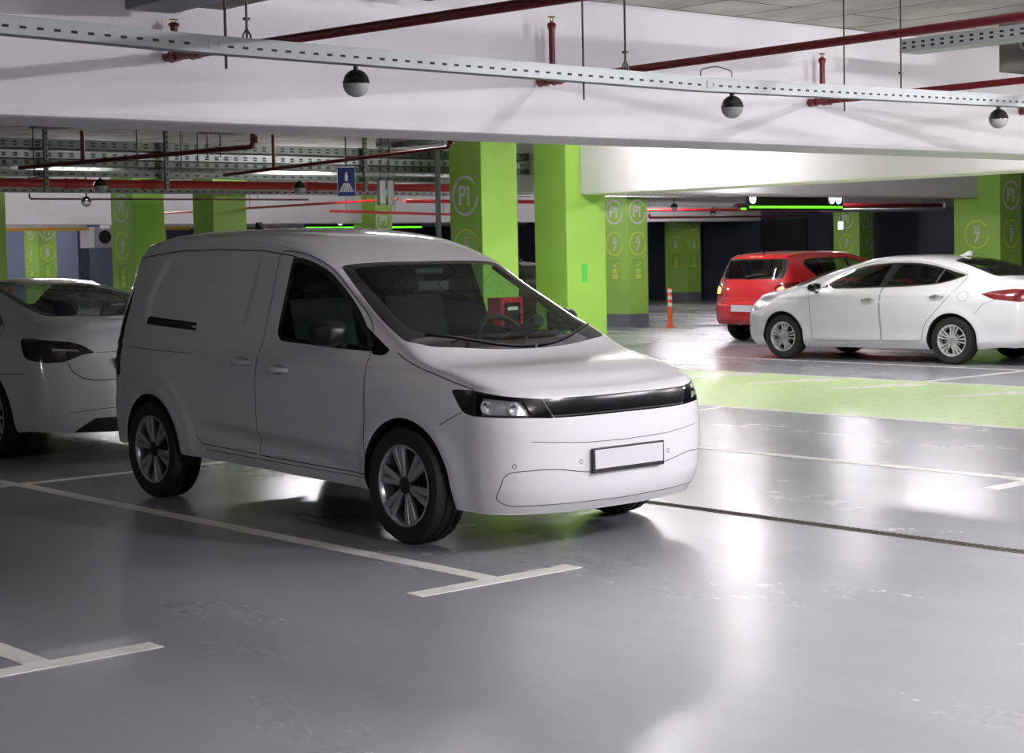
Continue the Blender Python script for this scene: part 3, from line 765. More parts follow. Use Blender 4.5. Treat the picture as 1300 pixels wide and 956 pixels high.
# right background pipe loop
pipe('sprinkler_pipe', [(-13.2, 19.0, 2.40), (-13.2, 19.1, 2.24), (-13.2, 23.0, 2.27), (-13.2, 23.0, 2.4)], 0.035, 'galv', 'grey pipe loop below the beam at the upper right', hang=(0.12, 0.5, 0.9))
pipe('sprinkler_pipe', [(-14.0, 17.6, 2.36), (-14.0, 24.0, 2.38)], 0.045, 'pipe_dark', 'dark red pipe just below the beam at the upper right', hang=(0.12, 0.5, 0.9))
pipe('sprinkler_pipe', [(-21.0, 22.0, 2.50), (-21.0, 32.0, 2.52)], 0.035, 'pipe_red', 'thin red pipe under the ceiling right of the bollard pillar', hang=(0.12, 0.5, 0.9))
pipe('sprinkler_pipe', [(-22.5, 24.0, 2.44), (-22.5, 24.0, 2.36), (-22.5, 30.0, 2.40)], 0.03, 'pipe_dark', 'dark red pipe with a short drop right of the bollard pillar', hang=(0.12, 0.5, 0.9))
# exit lettering on the beam face seen between the twin pillars
t = empty('exit_board', (-20.5, 17.62, 2.30), 0, 'pale board reading Exit seen between the twin green pillars', 'sign')
bm = bmesh.new(); box(bm, -0.03, 0, -0.34, 0.34, 0, 0.42, 0.005); build('board', bm, MT['white_wall'], t)
bm = bmesh.new(); add_text(bm, 'Exit', 0.20, 0, 0, 0.003)
o = build('lettering', bm, MT['slot'], t); o.rotation_euler = (PI/2, 0, PI/2); o.location = (0.003, 0.06, 0.20)
for yy in (-0.25, 0.25):
    bm = bmesh.new(); tube(bm, [(-0.015, yy, 0.42), (-0.015, yy, 0.95)], 0.01, 6); build('hanger', bm, MT['steel_dark'], t)

# bollards
def bollard(x, y, label, h=0.80):
    t = empty('bollard', (x, y, 0), 0, label, 'bollard')
    bm = bmesh.new(); lathe(bm, [(0.10, 0), (0.10, 0.02), (0.05, 0.05), (0.045, 0.08), (0.045, h-0.02), (0.03, h), (0.0001, h)], 20); build('post', bm, MT['orange'], t, True, angle=40)
    for z in (0.42, 0.56, 0.70):
        bm = bmesh.new(); lathe(bm, [(0.047, z), (0.047, z+0.07)], 20); build('reflective_band', bm, MT['white_band'], t, True)
bollard(-17.0, 18.95, 'orange and white flexible bollard at the foot of the green pillar')
bollard(-31.0, 11.3, 'distant orange bollard above the roof of the parked sedan, left one', 1.15)
bollard(-31.0, 12.75, 'distant orange bollard above the roof of the parked sedan, right one', 1.15)

# fire hose cabinet on pillar
t = empty('fire_cabinet', (-8.0, 6.90, 0.50), 0, 'red fire cabinet with a glazed front seen through the van windscreen', 'fire cabinet')
bm = bmesh.new(); box(bm, -0.25, 0.0, -0.17, 0.17, 0, 0.55, 0.008); build('cabinet', bm, MT['fire_red'], t)
bm = bmesh.new(); box(bm, 0.001, 0.008, -0.125, 0.125, 0.05, 0.49, 0.002); build('door_pane', bm, MT['black_gloss'], t)
bm = bmesh.new(); box(bm, 0.009, 0.013, -0.08, 0.08, 0.40, 0.44); box(bm, 0.009, 0.013, -0.06, 0.06, 0.06, 0.11); build('label_plate', bm, MT['sign_white'], t)
bm = bmesh.new(); lathe(bm, [(0.0001, 0.006), (0.05, 0.006), (0.05, 0.012), (0.0001, 0.012)], 20, axis='X', center=(0.004, 0, 0.2)); build('hose_reel', bm, MT['fire_red'], t)
bm = bmesh.new(); tube(bm, [(-0.22, -0.13, -0.499), (-0.22, -0.13, 0.02)], 0.02); tube(bm, [(-0.22, 0.13, -0.499), (-0.22, 0.13, 0.02)], 0.02); build('leg', bm, MT['fire_red'], t)
# small green patch sticker on plain lit pillar
bm = bmesh.new(); box(bm, -8.519, -8.514, 8.53, 8.62, 1.18, 1.42)
tag(build('notice_sheet', bm, mat('bright_green_sheet', (0.12, 0.62, 0.10), 0.5)), 'small bright green sheet stuck on the lit face of the plain green pillar', 'notice')

# luminaires
LUMN = ['ceiling light close to the lit beam, right of the plain green pillar', 'ceiling light over the green strip just behind the foreground beam', 'added fill light above the far side of the van, brightening the floor under it', 'ceiling light in the bay in front of the van', 'ceiling light over the aisle right of the van front', 'ceiling light at the right end of the near aisle', 'strong added fill light out of view, brightening the van front', 'added fill light far left out of view, brightening the van side', 'weak added fill light far left out of view, nearer the viewpoint',
        'ceiling light in front of the plain green pillar row, over the lane', 'ceiling light directly above the white sedan', 'ceiling light over the lane right of the lit beam', 'ceiling light at the far right of the lane', 'ceiling light between the white sedan and the red car', 'ceiling light just in front of the bollard pillar', 'ceiling light above the front of the red car',
        'ceiling light between the bollard pillar and the wall pillar', 'ceiling light seen between the twin pillars', 'ceiling light next to the far wall pillar', 'ceiling light behind the trays at the far left edge', 'ceiling light behind the trays right of the blue sign', 'ceiling light beyond the left green pillars', 'ceiling light beyond the pillar at the left edge', 'ceiling light beyond the long white beam, right one', 'ceiling light beyond the long white beam, left one', 'ceiling light near the far slate wall, left one', 'ceiling light near the far slate wall, right one']
def tube_mat(wts, _c={}):
    if wts not in _c: _c[wts] = mat('lit_tube_%dw' % wts, (0.9, 0.9, 0.9), 0.4, emis=(0.985, 0.955, 1.0), estr=wts*LK/0.52)
    return _c[wts]
LK = 1.0
def luminaire(x, y, wts, label, ax='x'):
    z = 2.98
    t = empty('luminaire', (x, y, z), 0, label, 'ceiling light', 'batten ceiling lights')
    if ax == 'y': t.rotation_euler = (0, 0, PI/2)
    bm = bmesh.new(); box(bm, -0.62, 0.62, -0.05, 0.05, 0.03, 0.07, 0.008); build('casing', bm, MT['casing'], t)
    bm = bmesh.new(); tube(bm, [(-0.6, 0, 0.0), (0.6, 0, 0.0)], 0.022, 8); o = build('tube', bm, tube_mat(wts), t)
    for xx in (-0.5, 0.5):
        bm = bmesh.new(); tube(bm, [(xx, 0, 0.07), (xx, 0, ZC-z)], 0.004, 6); build('hanger', bm, MT['steel_dark'], t)
LK = 1.0
for i, (x, y, p_) in enumerate(LAMPS_ALONG_X):
    luminaire(x, y, p_, LUMN[i], 'y' if x < -10 else 'x')

# ================================================================== CARS
def pch(xs, ys):
    """monotone cubic interpolation"""
    n = len(xs); h = [xs[i+1]-xs[i] for i in range(n-1)]; d = [(ys[i+1]-ys[i])/h[i] for i in range(n-1)]
    m = [0.0]*n
    m[0], m[-1] = d[0], d[-1]
    for i in range(1, n-1):
        if d[i-1]*d[i] > 0:
            w1 = 2*h[i]+h[i-1]; w2 = h[i]+2*h[i-1]
            m[i] = (w1+w2)/(w1/d[i-1]+w2/d[i])
    def f(x):
        if x <= xs[0]: return ys[0]
        if x >= xs[-1]: return ys[-1]
        k = 0
        while x > xs[k+1]: k += 1
        t = (x-xs[k])/h[k]
        return (ys[k]*(1+2*t)*(1-t)**2 + h[k]*m[k]*t*(1-t)**2 + ys[k+1]*t*t*(3-2*t) + h[k]*m[k+1]*t*t*(t-1))
    return f
def tab(rows):
    rows = sorted(rows); xs = [r[0] for r in rows]
    fs = [pch(xs, [r[k] for r in rows]) for k in range(1, len(rows[0]))]
    return lambda x: [f(x) for f in fs]
def inpoly(u, v, P):
    c = False; n = len(P); j = n-1
    for i in range(n):
        a, b = P[i], P[j]
        if (a[1] > v) != (b[1] > v) and u < (b[0]-a[0])*(v-a[1])/(b[1]-a[1])+a[0]: c = not c
        j = i
    return c
def rounded(P, r=0.03, n=4):
    """rounds polygon corners; a point may carry its own radius as 3rd value"""
    out = []; m = len(P)
    for i in range(m):
        p = Vector(P[i][:2]); a = Vector(P[i-1][:2])-p; b = Vector(P[(i+1) % m][:2])-p
        rr = P[i][2] if len(P[i]) > 2 else r
        if rr <= 0: out.append(tuple(p)); continue
        d = min(rr, a.length*0.48, b.length*0.48)
        A = p+a.normalized()*d; B = p+b.normalized()*d
        for k in range(n+1):
            t = k/n; q = A*(1-t)**2+p*2*t*(1-t)+B*t*t; out.append((q.x, q.y))
    return out
def smooth_line(P, r=0.1, n=4):
    """open polyline with rounded corners"""
    out = [tuple(P[0][:2])]
    for i in range(1, len(P)-1):
        p = Vector(P[i][:2]); a = Vector(P[i-1][:2])-p; b = Vector(P[i+1][:2])-p
        d = min(r, a.length*0.48, b.length*0.48)
        A = p+a.normalized()*d; B = p+b.normalized()*d
        for k in range(n+1):
            t = k/n; q = A*(1-t)**2+p*2*t*(1-t)+B*t*t; out.append((q.x, q.y))
    out.append(tuple(P[-1][:2]))
    return out
def circ(cx, cz, r, n=36, z0=None):
    return [(cx+r*math.cos(2*PI*i/n), cz+r*math.sin(2*PI*i/n)) for i in range(n)]
def arch(cx, cz, r, zb, n=26):
    """wheel opening: an arc over the wheel, straight down to below the sill"""
    P = [(cx-r*0.985, zb)]
    a0 = math.radians(192); a1 = math.radians(-12)
    for i in range(n+1):
        a = a0+(a1-a0)*i/n; P.append((cx+r*math.cos(a), cz+r*math.sin(a)))
    P.append((cx+r*0.985, zb)); return P

class Body:
    def __init__(s, sp):
        s.sp = sp
        s.top = tab(sp['top'])            # X -> yT, zT, dxC, zC, p
        s.prof = pch([a for a, b in sp['prof']], [b for a, b in sp['prof']])
        s.taper = pch([a for a, b in sp['taper']], [b for a, b in sp['taper']])
        s.zb = pch([a for a, b in sp['bottom']], [b for a, b in sp['bottom']])
        s.xF = pch([a for a, b in sp['xF']], [b for a, b in sp['xF']])
        s.xR = pch([a for a, b in sp['xR']], [b for a, b in sp['xR']])
        s.X0, s.X1 = sp['X0'], sp['X1']
        s.NX, s.NZ, s.NW, s.NT = sp.get('NX', 90), sp.get('NZ', 30), sp.get('NW', 22), sp.get('NT', 20)
        s.grid()
    def side(s, X, t):
        yT, zT, dx, zC, p = s.top(X)
        z = zT+(s.zb(X)-zT)*t
        y = s.prof(z)-s.taper(X)
        y += (yT-(s.prof(zT)-s.taper(X)))*max(0, 1-t/0.35)**2
        for cx, cz, r, amp in s.sp.get('flare', []):
            q = math.hypot(X-cx, z-cz)
            y += amp*math.exp(-((q-r)/0.055)**2)
        for f in s.sp.get('mods', []): y += f(X, z, t)
        return Vector((X, -y, z))
    def wrap(s, which, t, phi):
        if which == 'F': P0 = s.side(s.X1, t); zc0, zc1 = s.sp['zF']; p = s.sp['pF']; X = s.X1
        else: P0 = s.side(s.X0, t); zc0, zc1 = s.sp['zR']; p = s.sp['pR']; X = s.X0
        zc = zc0+(zc1-zc0)*t
        xc = (s.xF if which == 'F' else s.xR)(zc)
        f = math.cos(phi)**(2/p) if phi < PI/2-1e-9 else 0.0; g = math.sin(phi)**(2/p) if phi > 1e-9 else 0.0
        return Vector((P0.x+(xc-P0.x)*g, P0.y*f, P0.z+(zc-P0.z)*(1-f**2))), P0.y
    def toparc(s, X, phi):
        if abs(X-s.X1) < 1e-6: return s.wrap('F', 0, phi)[0]
        if abs(X-s.X0) < 1e-6: return s.wrap('R', 0, phi)[0]
        yT, zT, dx, zC, p = s.top(X)
        P0 = s.side(X, 0)
        f = math.cos(phi)**(2/p) if phi < PI/2-1e-9 else 0.0; g = math.sin(phi)**(2/p) if phi > 1e-9 else 0.0
        # blend to the wrap arcs near both ends
        P = Vector((X+dx*g, P0.y*f, zT+(zC-zT)*g))
        for E, w_, k in ((s.X1, 'F', s.sp.get('blF', 0.12)), (s.X0, 'R', s.sp.get('blR', 0.10))):
            d = abs(X-E)/k
            if d < 1:
                Q = s.wrap(w_, 0, phi)[0]; R_ = Vector((P0.x+(Q.x-(s.X1 if w_ == 'F' else s.X0)), Q.y*(P0.y/s.side(E, 0).y), P0.z+(Q.z-s.side(E, 0).z)))
                wgt = (1-d)**2*(1+2*d)
                P = P*(1-wgt)+R_*wgt
        return P
    def grid(s):
        ts = [i/s.NZ for i in range(s.NZ+1)]
        xs = [s.X0+(s.X1-s.X0)*i/s.NX for i in range(s.NX+1)]
        ph = [PI/2*i/s.NW for i in range(1, s.NW+1)]
        cols = []   # list over perimeter from rear centre to front centre : (co list, u list)
        for p in reversed(ph):
            c = []
            for t in ts:
                P, y0 = s.wrap('R', t, p); c.append((P, s.X0-(abs(P.x-s.X0)+abs(y0)-abs(P.y)), P.z))
            cols.append(c)
        for X in xs: cols.append([(lambda P: (P, X, P.z))(s.side(X, t)) for t in ts])
        for p in ph:
            c = []
            for t in ts:
                P, y0 = s.wrap('F', t, p); c.append((P, s.X1+(abs(P.x-s.X1)+abs(y0)-abs(P.y)), P.z))
            cols.append(c)
        s.sb = bmesh.new(); s.sprm = {}
        def mk(bm, prm, P, u, v, sg):
            vv = bm.verts.new((P.x, P.y*sg, P.z)); prm[vv] = (u, v, sg); return vv
        n = len(cols)
        R = [[mk(s.sb, s.sprm, *c, 1) for c in col] for col in cols]
        Lm = [None]*n
        for i in range(n):
            Lm[i] = R[i] if i in (0, n-1) else [mk(s.sb, s.sprm, *c, -1) for c in cols[i]]
        for A, flip in ((R, 0), (Lm, 1)):
            for i in range(n-1):
                for j in range(s.NZ):
                    q = (A[i][j], A[i][j+1], A[i+1][j+1], A[i+1][j])
                    s.sb.faces.new(q[::-1] if flip else q)
        # top patch
        s.tb = bmesh.new(); s.tprm = {}
        pt = [PI/2*i/s.NT for i in range(s.NT+1)]
        if s.NT != s.NW: pass
        pt = [0.0]+ph
        rows = []
        for X in xs:
            r = [s.toparc(X, p) for p in pt]
            row = []
            for k, P in enumerate(r):
                row.append(mk(s.tb, s.tprm, P, P.x, P.y, 1))
            left = []
            for k, P in enumerate(r[:-1]):
                left.append(s.tb.verts.new((P.x, -P.y, P.z))); s.tprm[left[-1]] = (P.x, -P.y, -1)
            rows.append(row+left[::-1])
        for a, b in zip(rows[:-1], rows[1:]):
            for k in range(len(a)-1): s.tb.faces.new((a[k], b[k], b[k+1], a[k+1]))
        # shared normals
        nm = {}
        key = lambda c: (round(c.x, 4), round(c.y, 4), round(c.z, 4))
        for bm in (s.sb, s.tb):
            bm.normal_update()
            for f in bm.faces:
                a = f.calc_area()
                for v in f.verts:
                    k = key(v.co); nm[k] = nm.get(k, Vector((0, 0, 0)))+f.normal*a
        s.nrm = {}
        for bm in (s.sb, s.tb):
            for v in bm.verts:
                q = nm[key(v.co)]; s.nrm[v] = q.normalized() if q.length > 0 else Vector((0, 0, 1))
        # bvh of the full skin
        vs, fs = [], []
        for bm in (s.sb, s.tb):
            o = len(vs); bm.verts.index_update()
            vs += [v.co.copy() for v in bm.verts]; fs += [[v.index+o for v in f.verts] for f in bm.faces]
        s.bvh = BVHTree.FromPolygons(vs, fs)
    def hit(s, o, d):
        r = s.bvh.ray_cast(Vector(o), Vector(d)); return (r[0], r[1])
    def hs(s, X, z, sg=-1):
        """point on the side skin; sg -1 = right side (y<0)"""
        return s.hit((X, sg*3, z), (0, -sg, 0))
    def cut(s, bm, prm, poly):
        n = len(poly)
        pu0 = min(q[0] for q in poly)-.02; pu1 = max(q[0] for q in poly)+.02; pv0 = min(q[1] for q in poly)-.02; pv1 = max(q[1] for q in poly)+.02
        cand = []
        for f in bm.faces:
            us = [prm[v][0] for v in f.verts]
            if max(us) < pu0 or min(us) > pu1: continue
            us = [prm[v][1] for v in f.verts]
            if max(us) < pv0 or min(us) > pv1: continue
            cand.append(f)
        for i in range(n):
            A = Vector(poly[i][:2]); B = Vector(poly[(i+1) % n][:2]); d = B-A
            if d.length < 1e-5: continue
            nx, ny = -d.y/d.length, d.x/d.length
            u0, u1 = min(A.x, B.x)-0.012, max(A.x, B.x)+0.012; v0, v1 = min(A.y, B.y)-0.012, max(A.y, B.y)+0.012
            fs = []
            for f in cand:
                us = [prm[v][0] for v in f.verts]
                if max(us) < u0 or min(us) > u1: continue
                vv = [prm[v][1] for v in f.verts]
                if max(vv) < v0 or min(vv) > v1: continue
                dd = [(prm[v][0]-A.x)*nx+(prm[v][1]-A.y)*ny for v in f.verts]
                if min(dd) < -1e-4 and max(dd) > 1e-4: fs.append(f)
            D = lambda v: (prm[v][0]-A.x)*nx+(prm[v][1]-A.y)*ny
            es = {e for f in fs for e in f.edges}
            for e in es:
                a, b = e.verts; da, db = D(a), D(b)
                if da*db < 0 and abs(da) > 4e-4 and abs(db) > 4e-4:
                    t = da/(da-db)
                    e2, nv = bmesh.utils.edge_split(e, a, t)
                    pa, pb = prm[a], prm[b]
                    sg = pa[2] if abs(a.co.y) > abs(b.co.y) else pb[2]
                    prm[nv] = (pa[0]+(pb[0]-pa[0])*t, pa[1]+(pb[1]-pa[1])*t, sg)
                    s.nrm[nv] = (s.nrm[a]*(1-t)+s.nrm[b]*t).normalized()
            for f in fs:
                on = [v for v in f.verts if abs(D(v)) <= 4.1e-4]
                if len(on) < 2: continue
                vl = list(f.verts); m = len(vl)
                best = None
                for x in range(len(on)):
                    for y in range(x+1, len(on)):
                        ia, ib = vl.index(on[x]), vl.index(on[y])
                        if (ia-ib) % m in (1, m-1): continue
                        best = (on[x], on[y])
                if best:
                    try:
                        r_ = bmesh.utils.face_split(f, best[0], best[1]); cand.append(r_[0])
                    except ValueError: pass
    def regions(s, side=(), top=()):
        """lists of (key, polygon, options) - first match wins. returns {key: [faces]}"""
        s.groups = {}
        for bm, prm, regs, w in ((s.sb, s.sprm, side, 's'), (s.tb, s.tprm, top, 't')):
            for k, P, *o in regs: s.cut(bm, prm, P)
            for f in bm.faces:
                m = len(f.verts)
                u = sum(prm[v][0] for v in f.verts)/m; v_ = sum(prm[v][1] for v in f.verts)/m
                y = f.calc_center_median().y
                key = 'body'
                for k, P, *o in regs:
                    if o and o[0] == 'R' and y > 0: continue
                    if o and o[0] == 'L' and y < 0: continue
                    if inpoly(u, v_, P): key = k; break
                if key.endswith('*'): key = key[:-1]+('|R' if y < 0 else '|L')
                s.groups.setdefault(key, []).append(f)
    def out(s, key, name, m, parent, off=0.0, label=None, solid=0.0):
        fs = s.groups.get(key, [])
        if not fs: return None
        vm = {}; vs = []; ns = []; F = []
        for f in fs:
            idx = []
            for v in f.verts:
                k = (round(v.co.x, 5), round(v.co.y, 5), round(v.co.z, 5))
                if k not in vm:
                    vm[k] = len(vs); vs.append(v.co+s.nrm[v]*off); ns.append(s.nrm[v])
                idx.append(vm[k])
            if len(set(idx)) >= 3:
                q = []
                for i in idx:
                    if i not in q: q.append(i)
                F.append(q)
        me = bpy.data.meshes.new(name); me.from_pydata(vs, [], F)
        for p in me.polygons: p.use_smooth = True
        me.normals_split_custom_set_from_vertices([tuple(n) for n in ns])
        o = link(name, me, m, parent)
        if label: o['label'] = label
        return o
    def front_u(s, y, z):
        """side-parameter of a point on the front face at |y|, z"""
        t = 0.5
        for _ in range(12):
            lo = s.side(s.X1, t)
            f = min(1, abs(y)/abs(lo.y)); zc = s.sp['zF'][0]+(s.sp['zF'][1]-s.sp['zF'][0])*t
            zz = lo.z+(zc-lo.z)*(1-f**2); t = min(1, max(0, t+(zz-z)/0.7))
        lo = s.side(s.X1, t); zc = s.sp['zF'][0]+(s.sp['zF'][1]-s.sp['zF'][0])*t; p = s.sp['pF']
        f = min(1, abs(y)/abs(lo.y)); g = (1-f**p)**(1/p)
        x = lo.x+(s.xF(zc)-lo.x)*g
        return s.X1+(x-s.X1)+abs(lo.y)-abs(y)
    def rear_u(s, y, z):
        t = 0.5
        for _ in range(12):
            lo = s.side(s.X0, t)
            f = min(1, abs(y)/abs(lo.y)); zc = s.sp['zR'][0]+(s.sp['zR'][1]-s.sp['zR'][0])*t
            zz = lo.z+(zc-lo.z)*(1-f**2); t = min(1, max(0, t+(zz-z)/0.7))
        lo = s.side(s.X0, t); zc = s.sp['zR'][0]+(s.sp['zR'][1]-s.sp['zR'][0])*t; p = s.sp['pR']
        f = min(1, abs(y)/abs(lo.y)); g = (1-f**p)**(1/p)
        x = lo.x+(s.xR(zc)-lo.x)*g
        return s.X0-(abs(x-s.X0)+abs(lo.y)-abs(y))
    def ribbon(s, bm, pts, mode, wdt=0.006, off=0.0015, sub=0.03, flip=1, depth=None):
        """draws a thin strip on the skin along a polyline. mode 'side' (x,z) / 'front' (y,z) / 'rear' (y,z) / 'top' (x,y)"""
        P = []
        for a, b in zip(pts[:-1], pts[1:]):
            a, b = Vector(a), Vector(b); n = max(1, int((b-a).length/sub))
            P += [a+(b-a)*k/n for k in range(n)]
        P.append(Vector(pts[-1]))
        H = []
        for q in P:
            if mode == 'side': r = s.hit((q.x, flip*3, q.y), (0, -flip, 0))
            elif mode == 'front': r = s.hit((3, q.x, q.y), (-1, 0, 0))
            elif mode == 'rear': r = s.hit((-8, q.x, q.y), (1, 0, 0))
            else: r = s.hit((q.x, q.y, 4), (0, 0, -1))
            if r[0] is not None: H.append(r)
        if len(H) < 2: return
        prev = None
        for i, (c, n) in enumerate(H):
            a = H[max(0, i-1)][0]; b = H[min(len(H)-1, i+1)][0]
            t = (b-a)
            if t.length < 1e-6: continue
            t.normalize()
            if (mode == 'side' and n.y*flip < 0) or (mode == 'front' and n.x < 0) or (mode == 'rear' and n.x > 0) or (mode == 'top' and n.z < 0): n = -n
            sd = t.cross(n).normalized()*wdt/2
            cur = (bm.verts.new(c+n*off-sd), bm.verts.new(c+n*off+sd))
            if prev: bm.faces.new((prev[0], prev[1], cur[1], cur[0]))
            prev = cur
    def arch_liner(s, cx, cz, r, zb, parent, yin=0.45, m=None):
        P = [(X, z) for X, z in arch(cx, cz, r, zb) if z > s.zb(X)-0.02]
        P = [(P[0][0]*0.5+(cx-r)*0.5, s.zb(cx-r)+0.003)]+P+[(P[-1][0]*0.5+(cx+r)*0.5, s.zb(cx+r)+0.003)]
        for sg in (-1, 1):
            bm = bmesh.new(); prev = None
            for X, z in P:
                y = None
                for dz in (0.004, 0.02, 0.05, 0.09):
                    h = s.hs(X, max(z, s.zb(X)+dz), sg)[0]
                    if h is not None: y = abs(h.y); break
                y = y or 0.78
                cur = [bm.verts.new((X, sg*(y-0.001), z)), bm.verts.new((cx+(X-cx)*0.97, sg*(y-0.03), cz+(z-cz)*0.97)), bm.verts.new((cx+(X-cx)*1.06, sg*(y-0.06), cz+(z-cz)*1.06)), bm.verts.new((cx+(X-cx)*1.06, sg*yin, cz+(z-cz)*1.06))]
                if prev:
                    for k in range(3):
                        f = bm.faces.new((prev[k], cur[k], cur[k+1], prev[k+1])); f.material_index = 0 if k == 0 else 1
                prev = cur
            c = bm.verts.new((cx, sg*yin, cz))
            bm.verts.ensure_lookup_table()
            inner = [v for v in bm.verts if abs(abs(v.co.y)-yin) < 1e-6 and v is not c]
            for a, b in zip(inner[:-1], inner[1:]): bm.faces.new((a, b, c)).material_index = 1
            bm.faces.new((inner[0], c, inner[-1])).material_index = 1
            build('wheel_arch', bm, [m, MT['seam']], parent, True, angle=35)

def wheel(parent, x, y, R, wd, rimR, style, cov=None, name='wheel'):
    """wheel part: tyre with tread (own mesh), rim and spokes as its sub-parts; outer face towards sign(y)"""
    sg = 1 if y > 0 else -1
    h = wd/2
    # tyre (thing > wheel > rim)
    bm = bmesh.new()
    prof = [(rimR*0.97, -h*0.72), (rimR*1.03, -h*0.92), (R*0.84, -h*1.02), (R*0.94, -h*0.99), (R*0.985, -h*0.80),
            (R*0.994, -h*0.72), (R, -h*0.52), (R, -h*0.50), (R*0.972, -h*0.49), (R*0.972, -h*0.43), (R, -h*0.42), (R, -h*0.12), (R*0.972, -h*0.11), (R*0.972, h*0.0)]
    prof = prof+[(a, -b) for a, b in reversed(prof[:-1])]
    n = 72
    rings = lathe(bm, prof, n, axis='Y')
    # blocks: shoulder grooves
    for k in (4, 5, 6, len(prof)-5, len(prof)-6, len(prof)-7):
        for j in range(n):
            if j % 2 == 0:
                v = rings[k][j]; d = Vector((v.co.x, 0, v.co.z)).normalized(); v.co -= d*0.008
    o = build(name, bm, MT['rubber'], parent, True, angle=28); o.location = (x, y, R)
    o['label'] = 'black tyre with its rim'
    # rim
    bm = bmesh.new()
    yo = sg*h
    lathe(bm, [(rimR, yo*0.86), (rimR*1.02, yo*0.93), (rimR*0.975, yo*0.95), (rimR*0.93, yo*0.80), (rimR*0.90, yo*0.30), (rimR*0.90, -yo*0.8)], 56, axis='Y')
    rim = build('rim', bm, MT['hubcap'] if style == 'van' else MT['alloy'], o, True, angle=35)
    bm = bmesh.new()
    r0 = lathe(bm, [(rimR*0.90, yo*0.05), (0.0001, yo*0.05)], 40, axis='Y'); lathe(bm, [(0.09, yo*0.1), (0.09, yo*0.45), (0.0001, yo*0.45)], 24, axis='Y')
    build('brake_disc', bm, MT['wheel_dark'], rim, True, angle=35)
    bm = bmesh.new()
    def spoke(ang, a0, a1, w0, w1, ya, yb, ym):
        """bar from radius a0 to a1 at an angle with an offset"""
        ca, sa = math.cos(ang), math.sin(ang)
        rs = [a0, a0+(a1-a0)*0.35, a0+(a1-a0)*0.7, a1]
        ws = [w0, w0*0.6+w1*0.4, w0*0.25+w1*0.75, w1]
        ys = [ya, ym, (ym+yb)/2+0.002, yb]
        prev = None
        for r, w_, yy in zip(rs, ws, ys):
            q = []
            for off_, dz in ((-w_, -0.012), (-w_*0.72, 0), (w_*0.72, 0), (w_, -0.012), (w_*0.8, -0.030), (-w_*0.8, -0.030)):
                q.append(bm.verts.new((ca*r-sa*off_, sg*(yy+dz), sa*r+ca*off_)))
            if prev:
                for k in range(6): bm.faces.new((prev[k], prev[(k+1) % 6], q[(k+1) % 6], q[k]))
            else: bm.faces.new(q)
            prev = q
        bm.faces.new(prev[::-1])
    ho = abs(yo)
    if style == 'van':
        for k in range(6):
            a = 2*PI*k/6+math.radians(-15)
            for dd in (-1, 1): spoke(a+dd*math.radians(8.5), rimR*0.20, rimR*0.95, rimR*0.055, rimR*0.105, ho*0.80, ho*0.90, ho*0.84)
    elif style == 'sedan':
        for k in range(5):
            a = 2*PI*k/5+math.radians(100)
            for dd in (-1, 0, 1): spoke(a+dd*math.radians(17), rimR*0.16, rimR*0.96, rimR*0.03, rimR*(0.05 if dd else 0.062), ho*0.78, ho*0.9, ho*0.86)
            spoke(a+math.radians(36), rimR*0.16, rimR*0.55, rimR*0.05, rimR*0.02, ho*0.70, ho*0.72, ho*0.72)
    else:
        for k in range(10):
            spoke(2*PI*k/10, rimR*0.16, rimR*0.96, rimR*0.05, rimR*0.07, ho*0.74, ho*0.88, ho*0.8)
    build('spokes', bm, MT['hubcap'] if style == 'van' else MT['alloy'], rim, True, angle=30)
    bm = bmesh.new()
    lathe(bm, [(rimR*0.22, sg*ho*0.70), (rimR*0.21, sg*ho*0.83), (rimR*0.17, sg*ho*0.86), (0.0001, sg*ho*0.86)], 30, axis='Y')
    build('hub_cap', bm, MT['wheel_dark'] if style == 'van' else MT['hubcap'], rim, True, angle=35)
    return o

def seat(parent, x, y, z, rear=False, h=0.62, rw=0.25):
    bm = bmesh.new()
    box(bm, x-0.25, x+0.27, y-rw, y+rw, z, z+0.16, 0.05)
    mt = Matrix.Translation((x-0.24, y, z+0.1)) @ Matrix.Rotation(math.radians(-16), 4, 'Y')
    box(bm, -0.06, 0.07, -rw*0.96, rw*0.96, 0, h, 0.05, mtx=mt)
    for yy in ((0,) if not rear else (-rw*0.6, rw*0.6)):
        mt2 = Matrix.Translation((x-0.24-0.0, y+yy, z+0.1)) @ Matrix.Rotation(math.radians(-16), 4, 'Y')
        box(bm, -0.04, 0.06, -0.13, 0.13, h+0.03, h+0.21, 0.04, mtx=mt2)
        for q in (-0.06, 0.06): tube(bm, [mt2 @ Vector((0, q, h-0.02)), mt2 @ Vector((0, q, h+0.06))], 0.008, 6)
    o = build('seat', bm, MT['seat'], parent, True, angle=40); o['label'] = 'dark seat with headrest'
def steering(parent, x, y, z, tilt=-25, r=0.185):
    bm = bmesh.new()
    mt = Matrix.Translation((x, y, z)) @ Matrix.Rotation(math.radians(tilt), 4, 'Y')
    pts = [mt @ Vector((0, r*math.cos(a), r*math.sin(a))) for a in [2*PI*k/28 for k in range(29)]]
    tube(bm, pts, 0.016, 8, caps=False)
    tube(bm, [mt @ Vector((0.0, -r, 0)), mt @ Vector((0.02, 0, 0)), mt @ Vector((0, r, 0))], 0.016, 6)
    tube(bm, [mt @ Vector((0.02, 0, 0)), mt @ Vector((0, 0, -r))], 0.016, 6)
    tube(bm, [mt @ Vector((-0.01, 0, 0)), mt @ Vector((0.35, 0, -0.02))], 0.04, 10)
    lathe(bm, [(0.0001, 0), (0.06, 0), (0.06, 0.03)], 14, axis='X', center=mt @ Vector((-0.015, 0, 0)))
    build('steering_wheel', bm, MT['black_plastic'], parent, True, angle=40)
